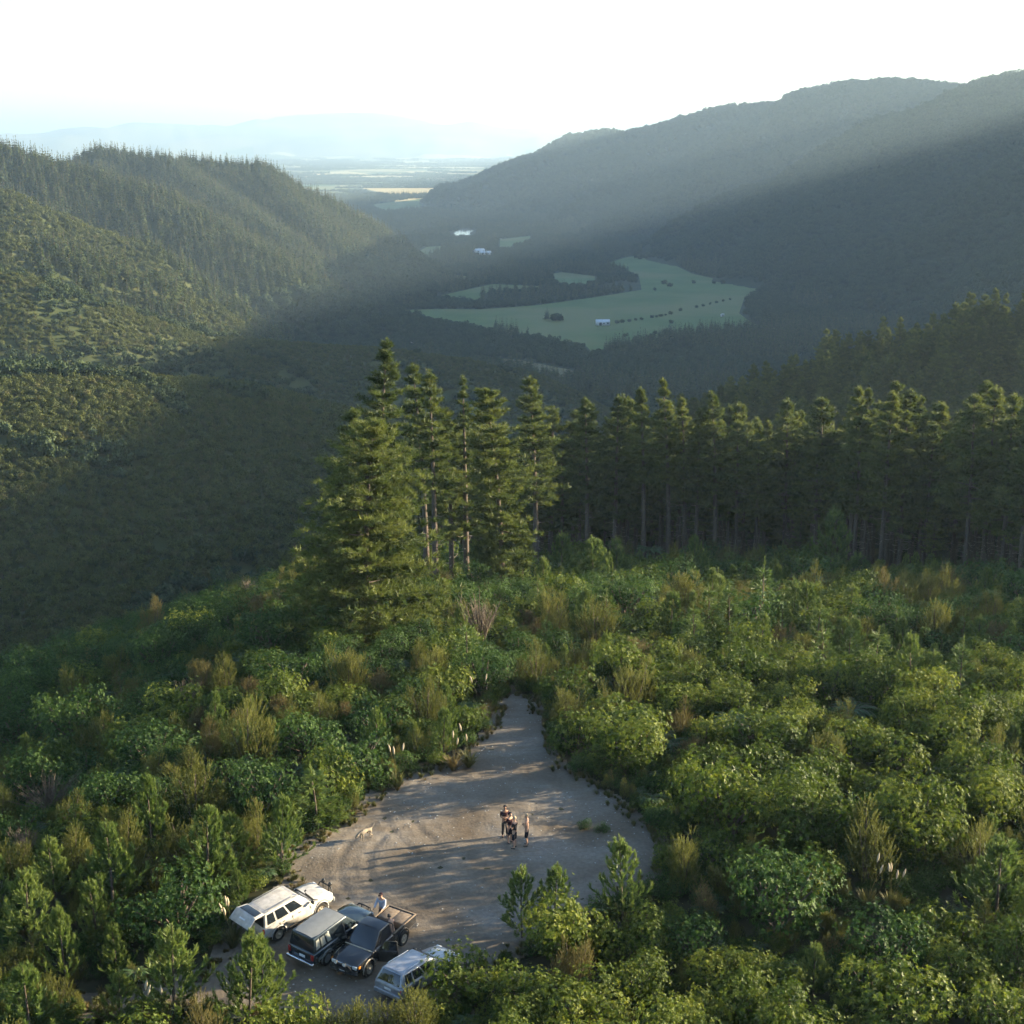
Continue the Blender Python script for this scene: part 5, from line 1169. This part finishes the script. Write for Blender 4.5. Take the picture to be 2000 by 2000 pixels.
def person(loc, face, skin, label, top=None, bottom=None, long_legs=False, hair='hair_dark', hat=None, arms='down', lean=0., scale=1., turn=0., sleeve=.5, lookdown=.0):
    e_ = empty('person', loc, face-math.pi/2); e_.scale = (scale,)*3
    J = {}
    def L(z, y=0., x=0.): return np.array([x, y+math.sin(lean)*max(0, z-.95), .95+(z-.95)*math.cos(lean) if z > .95 else z])
    J['pel'] = L(.95); J['wst'] = L(1.12,.005); J['chs'] = L(1.34,.0); J['shc'] = L(1.46,-.01); J['nek'] = L(1.55,.005); J['hd0'] = L(1.62,.02); J['hd1'] = L(1.70,.03+lookdown*.05); J['hd2'] = L(1.765,.02+lookdown*.1)
    V = [J['pel'], J['wst'], J['chs'], J['shc'], J['nek'], J['hd0'], J['hd1'], J['hd2']]; r = [(.155,.115),(.14,.10),(.165,.115),(.14,.10),.052,(.068,.078),(.078,.095),(.05,.06)]
    E_ = [(0,1),(1,2),(2,3),(3,4),(4,5),(5,6),(6,7)]
    V.append(J['hd0']+np.array([0,.098,.045])); r.append(.014); E_.append((6,len(V)-1))          # nose
    arm = {}
    for s in (-1,1):
        sh = J['shc']+np.array([s*.185,0,-.02])
        if arms == 'down': el = sh+np.array([s*.05,-.03,-.29]); wr = el+np.array([s*.0,.07,-.25]); hd = np.array([s*.01,.03,-.09])
        elif arms == 'crossed': el = sh+np.array([s*.06,.03,-.27]); wr = np.array([s*-.04,.22,el[2]+.03+.03*s])+np.array([0,sh[1],0]); hd = np.array([-s*.08,.0,.02])
        elif arms == 'hips': el = sh+np.array([s*.2,-.06,-.24]); wr = np.array([s*.17,.07+sh[1],1.02]); hd = np.array([-s*.05,.06,-.03])
        elif arms == 'reach': el = sh+np.array([s*.06,.16,-.22]); wr = el+np.array([-s*.03,.22,-.08]); hd = np.array([0,.08,-.03])
        arm[s] = (sh, el, wr); b = len(V); V += [sh, el, wr, wr+hd*.6]; r += [.062,.045,.03,(.036,.02)]; E_ += [(3,b),(b,b+1),(b+1,b+2),(b+2,b+3)]
        hn = hd/np.linalg.norm(hd); sx = np.cross(hn, [0,1,0] if abs(hn[1]) < .8 else [1,0,0]); sx /= np.linalg.norm(sx)
        for k, (o_, l) in enumerate(((-.026,.065),(-.009,.078),(.009,.074),(.026,.058))):
            b2 = len(V); V += [V[b+3]+hn*.05+sx*o_, V[b+3]+hn*(.05+l*.55)+sx*o_*1.1, V[b+3]+hn*(.05+l)+sx*o_*1.05+np.array([0,.012,0])]; r += [.0095,.009,.007]; E_ += [(b+3,b2),(b2,b2+1),(b2+1,b2+2)]
        b2 = len(V); V += [V[b+3]+hn*.01+sx*-.045+np.array([0,.015,0]), V[b+3]+hn*.05+sx*-.06+np.array([0,.03,0])]; r += [.011,.008]; E_ += [(b+3,b2),(b2,b2+1)]
    leg = {}
    for s in (-1,1):
        hp = np.array([s*.095,0,.90]); kn = np.array([s*.115,.025+.03*(s*turn),.49]); an = np.array([s*.125,-.02+.06*(s*turn),.085]); to = an+np.array([s*.03,.17,-.055]); hl = an+np.array([0,-.05,-.05])
        leg[s] = (hp, kn, an, to); b = len(V); V += [hp, kn, an, to, kn*.5+an*.5+np.array([0,-.025,.05])]; r += [(.09,.095),.058,.038,(.042,.026),.056]
        E_ += [(0,b),(b,b+1),(b+1,b+4),(b+4,b+2),(b+2,b+3)]
    b = link('body', skin_mesh('body', V, E_, r), e_); b.data.materials.append(M[skin])
    if top:
        tv = [J['wst']-np.array([0,0,.14]), J['wst'], J['chs'], J['shc']]; tr_ = [(.172,.13),(.158,.118),(.182,.132),(.145,.11)]; te = [(0,1),(1,2),(2,3)]
        for s in (-1,1):
            sh, el, wr = arm[s]; k = len(tv); tv += [sh, sh+(el-sh)*min(1,sleeve*1.4)]; tr_ += [.074,.068]; te += [(3,k),(k,k+1)]
            if sleeve > .8: tv += [wr]; tr_ += [.045]; te += [(k+1,k+2)]
        o = link('shirt', skin_mesh('shirt', tv, te, tr_), e_); o.data.materials.append(M[top])
    if bottom:
        tv = [J['pel']+np.array([0,0,.08]), J['pel']]; tr_ = [(.165,.125),(.17,.13)]; te = [(0,1)]
        for s in (-1,1):
            hp, kn, an, to = leg[s]; k = len(tv); end = an if long_legs else kn-np.array([0,0,.02]); tv += [hp, (hp+kn)/2, kn if long_legs else end]; tr_ += [(.108,.112),.098,.076 if long_legs else .092]; te += [(1,k),(k,k+1),(k+1,k+2)]
            if long_legs: tv += [an+np.array([0,0,.03])]; tr_ += [.062]; te += [(k+2,k+3)]
        o = link('trousers' if long_legs else 'shorts', skin_mesh('legwear', tv, te, tr_, 1), e_); o.data.materials.append(M[bottom])
    for s in (-1,1):
        an, to = leg[s][2], leg[s][3]; o = link('shoe', skin_mesh('shoe', [an+np.array([0,-.06,-.045]), an*.5+to*.5-np.array([0,0,.012]), to+np.array([0,.02,.0])], [(0,1),(1,2)], [(.045,.042),(.05,.04),(.04,.028)]), e_); o.data.materials.append(M['shoe'])
    bm = bmesh.new(); bmesh.ops.create_uvsphere(bm, u_segments=14, v_segments=9, radius=.108)
    hc = J['hd1']+np.array([0,-.012,.022])
    for v in list(bm.verts):
        if v.co.z < -.045 or (v.co.y > .03 and v.co.z < .035): bm.verts.remove(v)
    for v in bm.verts: v.co = Vector((v.co.x*.92, v.co.y*1.08, v.co.z*1.02))
    me = bpy.data.meshes.new('hair'); bm.to_mesh(me); bm.free(); me.materials.append(M[hat or hair]); me.polygons.foreach_set('use_smooth', np.ones(len(me.polygons), bool)); h = link('hat' if hat else 'hair', me, e_); h.location = hc
    if hat == 'maroon': MB().add([[-.07,.09,.035],[.07,.09,.035],[.06,.2,.02],[-.06,.2,.02],[-.07,.09,.022],[.07,.09,.022],[.06,.2,.008],[-.06,.2,.008]], [[0,1,2,3],[7,6,5,4],[2,6,7,3],[0,3,7,4],[1,5,6,2]]).obj('brim', M['maroon'], h)
    # eyes, brows and mouth sit on the face
    hf = J['hd1']
    for s in (-1,1):
        mb = MB(); mb.box(hf+np.array([s*.032,.088,-.012]), (.024,.012,.009)); mb.obj('eye', M['hair_dark'], b)
        mb = MB(); mb.tube([hf+np.array([s*.082,-.01,-.03]), hf+np.array([s*.092,-.012,.0]), hf+np.array([s*.084,-.005,.02])], .012, 6); mb.obj('ear', M[skin], b, True)
    MB().box(J['hd0']+np.array([0,.078,-.012]), (.045,.012,.008)).obj('mouth', M['pinkcloth'], b)
    return tag(e_, label, 'person')
def at_clear(px, py, z=1.15):
    p = at_z(px, py, z); return (p[0], p[1], cz(p[0], p[1]))
person(at_clear(986,1634), R(-70), 'skin2', 'person in dark maroon top and black beanie standing at the back of the group', 'maroon', 'charcoal', True, hat='navy', arms='crossed', scale=1.03, sleeve=.55)
person(at_clear(996,1646), R(-40), 'skin', 'person in navy hat and dark shirt half hidden in the group', 'maroon', 'navy', False, hat='navy', arms='down', scale=1.0)
person(at_clear(1005,1657), R(150), 'skin', 'fair haired person in dark top and black shorts at the front of the group', 'charcoal', 'navy', False, hair='hair_fair', arms='crossed', scale=1.03, turn=.5)
person(at_clear(1029,1651), R(170), 'skin', 'bare chested person in dark shorts at the right of the group', None, 'navy', False, hair='hair_fair', arms='crossed', scale=1.03)
p5 = at_z(746, 1757, 1.85); person((p5[0], p5[1], gz(p5[0], p5[1])+.04), R(-110), 'skin', 'person in maroon cap and dark overalls standing behind the black tray', 'palecloth', 'navy', True, hat='maroon', arms='reach', lean=.12, sleeve=1., scale=1.02)
p6 = at_z(763, 1802, 1.6); person((p6[0]+.1, p6[1]-.1, gz(p6[0], p6[1])+.04), R(140), 'skin', 'bare backed person leaning on the black tray behind the open door', None, 'charcoal', True, hair='hair_dark', arms='reach', lean=.28, scale=1.0)
# overalls bib of the person behind the tray
def dog(loc, face):
    V = [(0,-.30,.50),(0,-.12,.50),(0,.10,.50),(0,.28,.50),(0,.40,.50),(0,.52,.42),(0,.60,.34),(0,.72,.27)]; r = [.085,.10,.115,.125,.085,.07,.075,.035]; E_ = [(i,i+1) for i in range(7)]
    for s in (-1,1):
        b = len(V); V += [(s*.09,.28,.38),(s*.10,.25,.22),(s*.10,.27,.07),(s*.10,.32,.025)]; r += [.06,.035,.024,.028]; E_ += [(3,b),(b,b+1),(b+1,b+2),(b+2,b+3)]
        b = len(V); V += [(s*.08,-.28,.40),(s*.10,-.18,.27),(s*.10,-.37,.17),(s*.10,-.34,.05),(s*.10,-.29,.025)]; r += [.075,.05,.028,.024,.028]; E_ += [(0,b),(b,b+1),(b+1,b+2),(b+2,b+3),(b+3,b+4)]
        b = len(V); V += [(s*.06,.60,.42),(s*.09,.58,.37)]; r += [.024,.016]; E_ += [(6,b),(b,b+1)]
    b = len(V); V += [(0,-.42,.56),(0,-.54,.68),(0,-.60,.80)]; r += [.028,.02,.012]; E_ += [(0,b),(b,b+1),(b+1,b+2)]
    o = link('dog', skin_mesh('dog', V, E_, r, 2, 1), None, loc, face-math.pi/2); o.data.materials.append(M['dogfur']); return tag(o, 'pale tan dog sniffing at the left edge of the clearing', 'dog')
M['dogfur'] = noise_mat('pale_tan_fur', (.20,.16,.115), (.29,.24,.18), 6, .9)
p = at_z(715, 1641, 1.1); dog((p[0], p[1], cz(p[0], p[1])), R(222))
print('people', round(time.time()-T0, 1))
# ------------------------------------------------------------------ air
hz = bpy.data.materials.new('haze_air'); hz.use_nodes = True; n = hz.node_tree; n.nodes.remove(n.nodes['Principled BSDF'])
pv = n.nodes.new('ShaderNodeVolumePrincipled'); pv.inputs['Density'].default_value = .00009; pv.inputs['Color'].default_value = (.58,.80,1,1); pv.inputs['Anisotropy'].default_value = .45
n.links.new(pv.outputs[0], n.nodes['Material Output'].inputs['Volume'])
mb = MB(); mb.box((0, 0, 90), (67000, 67000, 640))
hb = tag(mb.obj('haze', hz), 'thin bluish haze filling the valley air', 'haze', None, 'stuff')
print('done', round(time.time()-T0, 1))
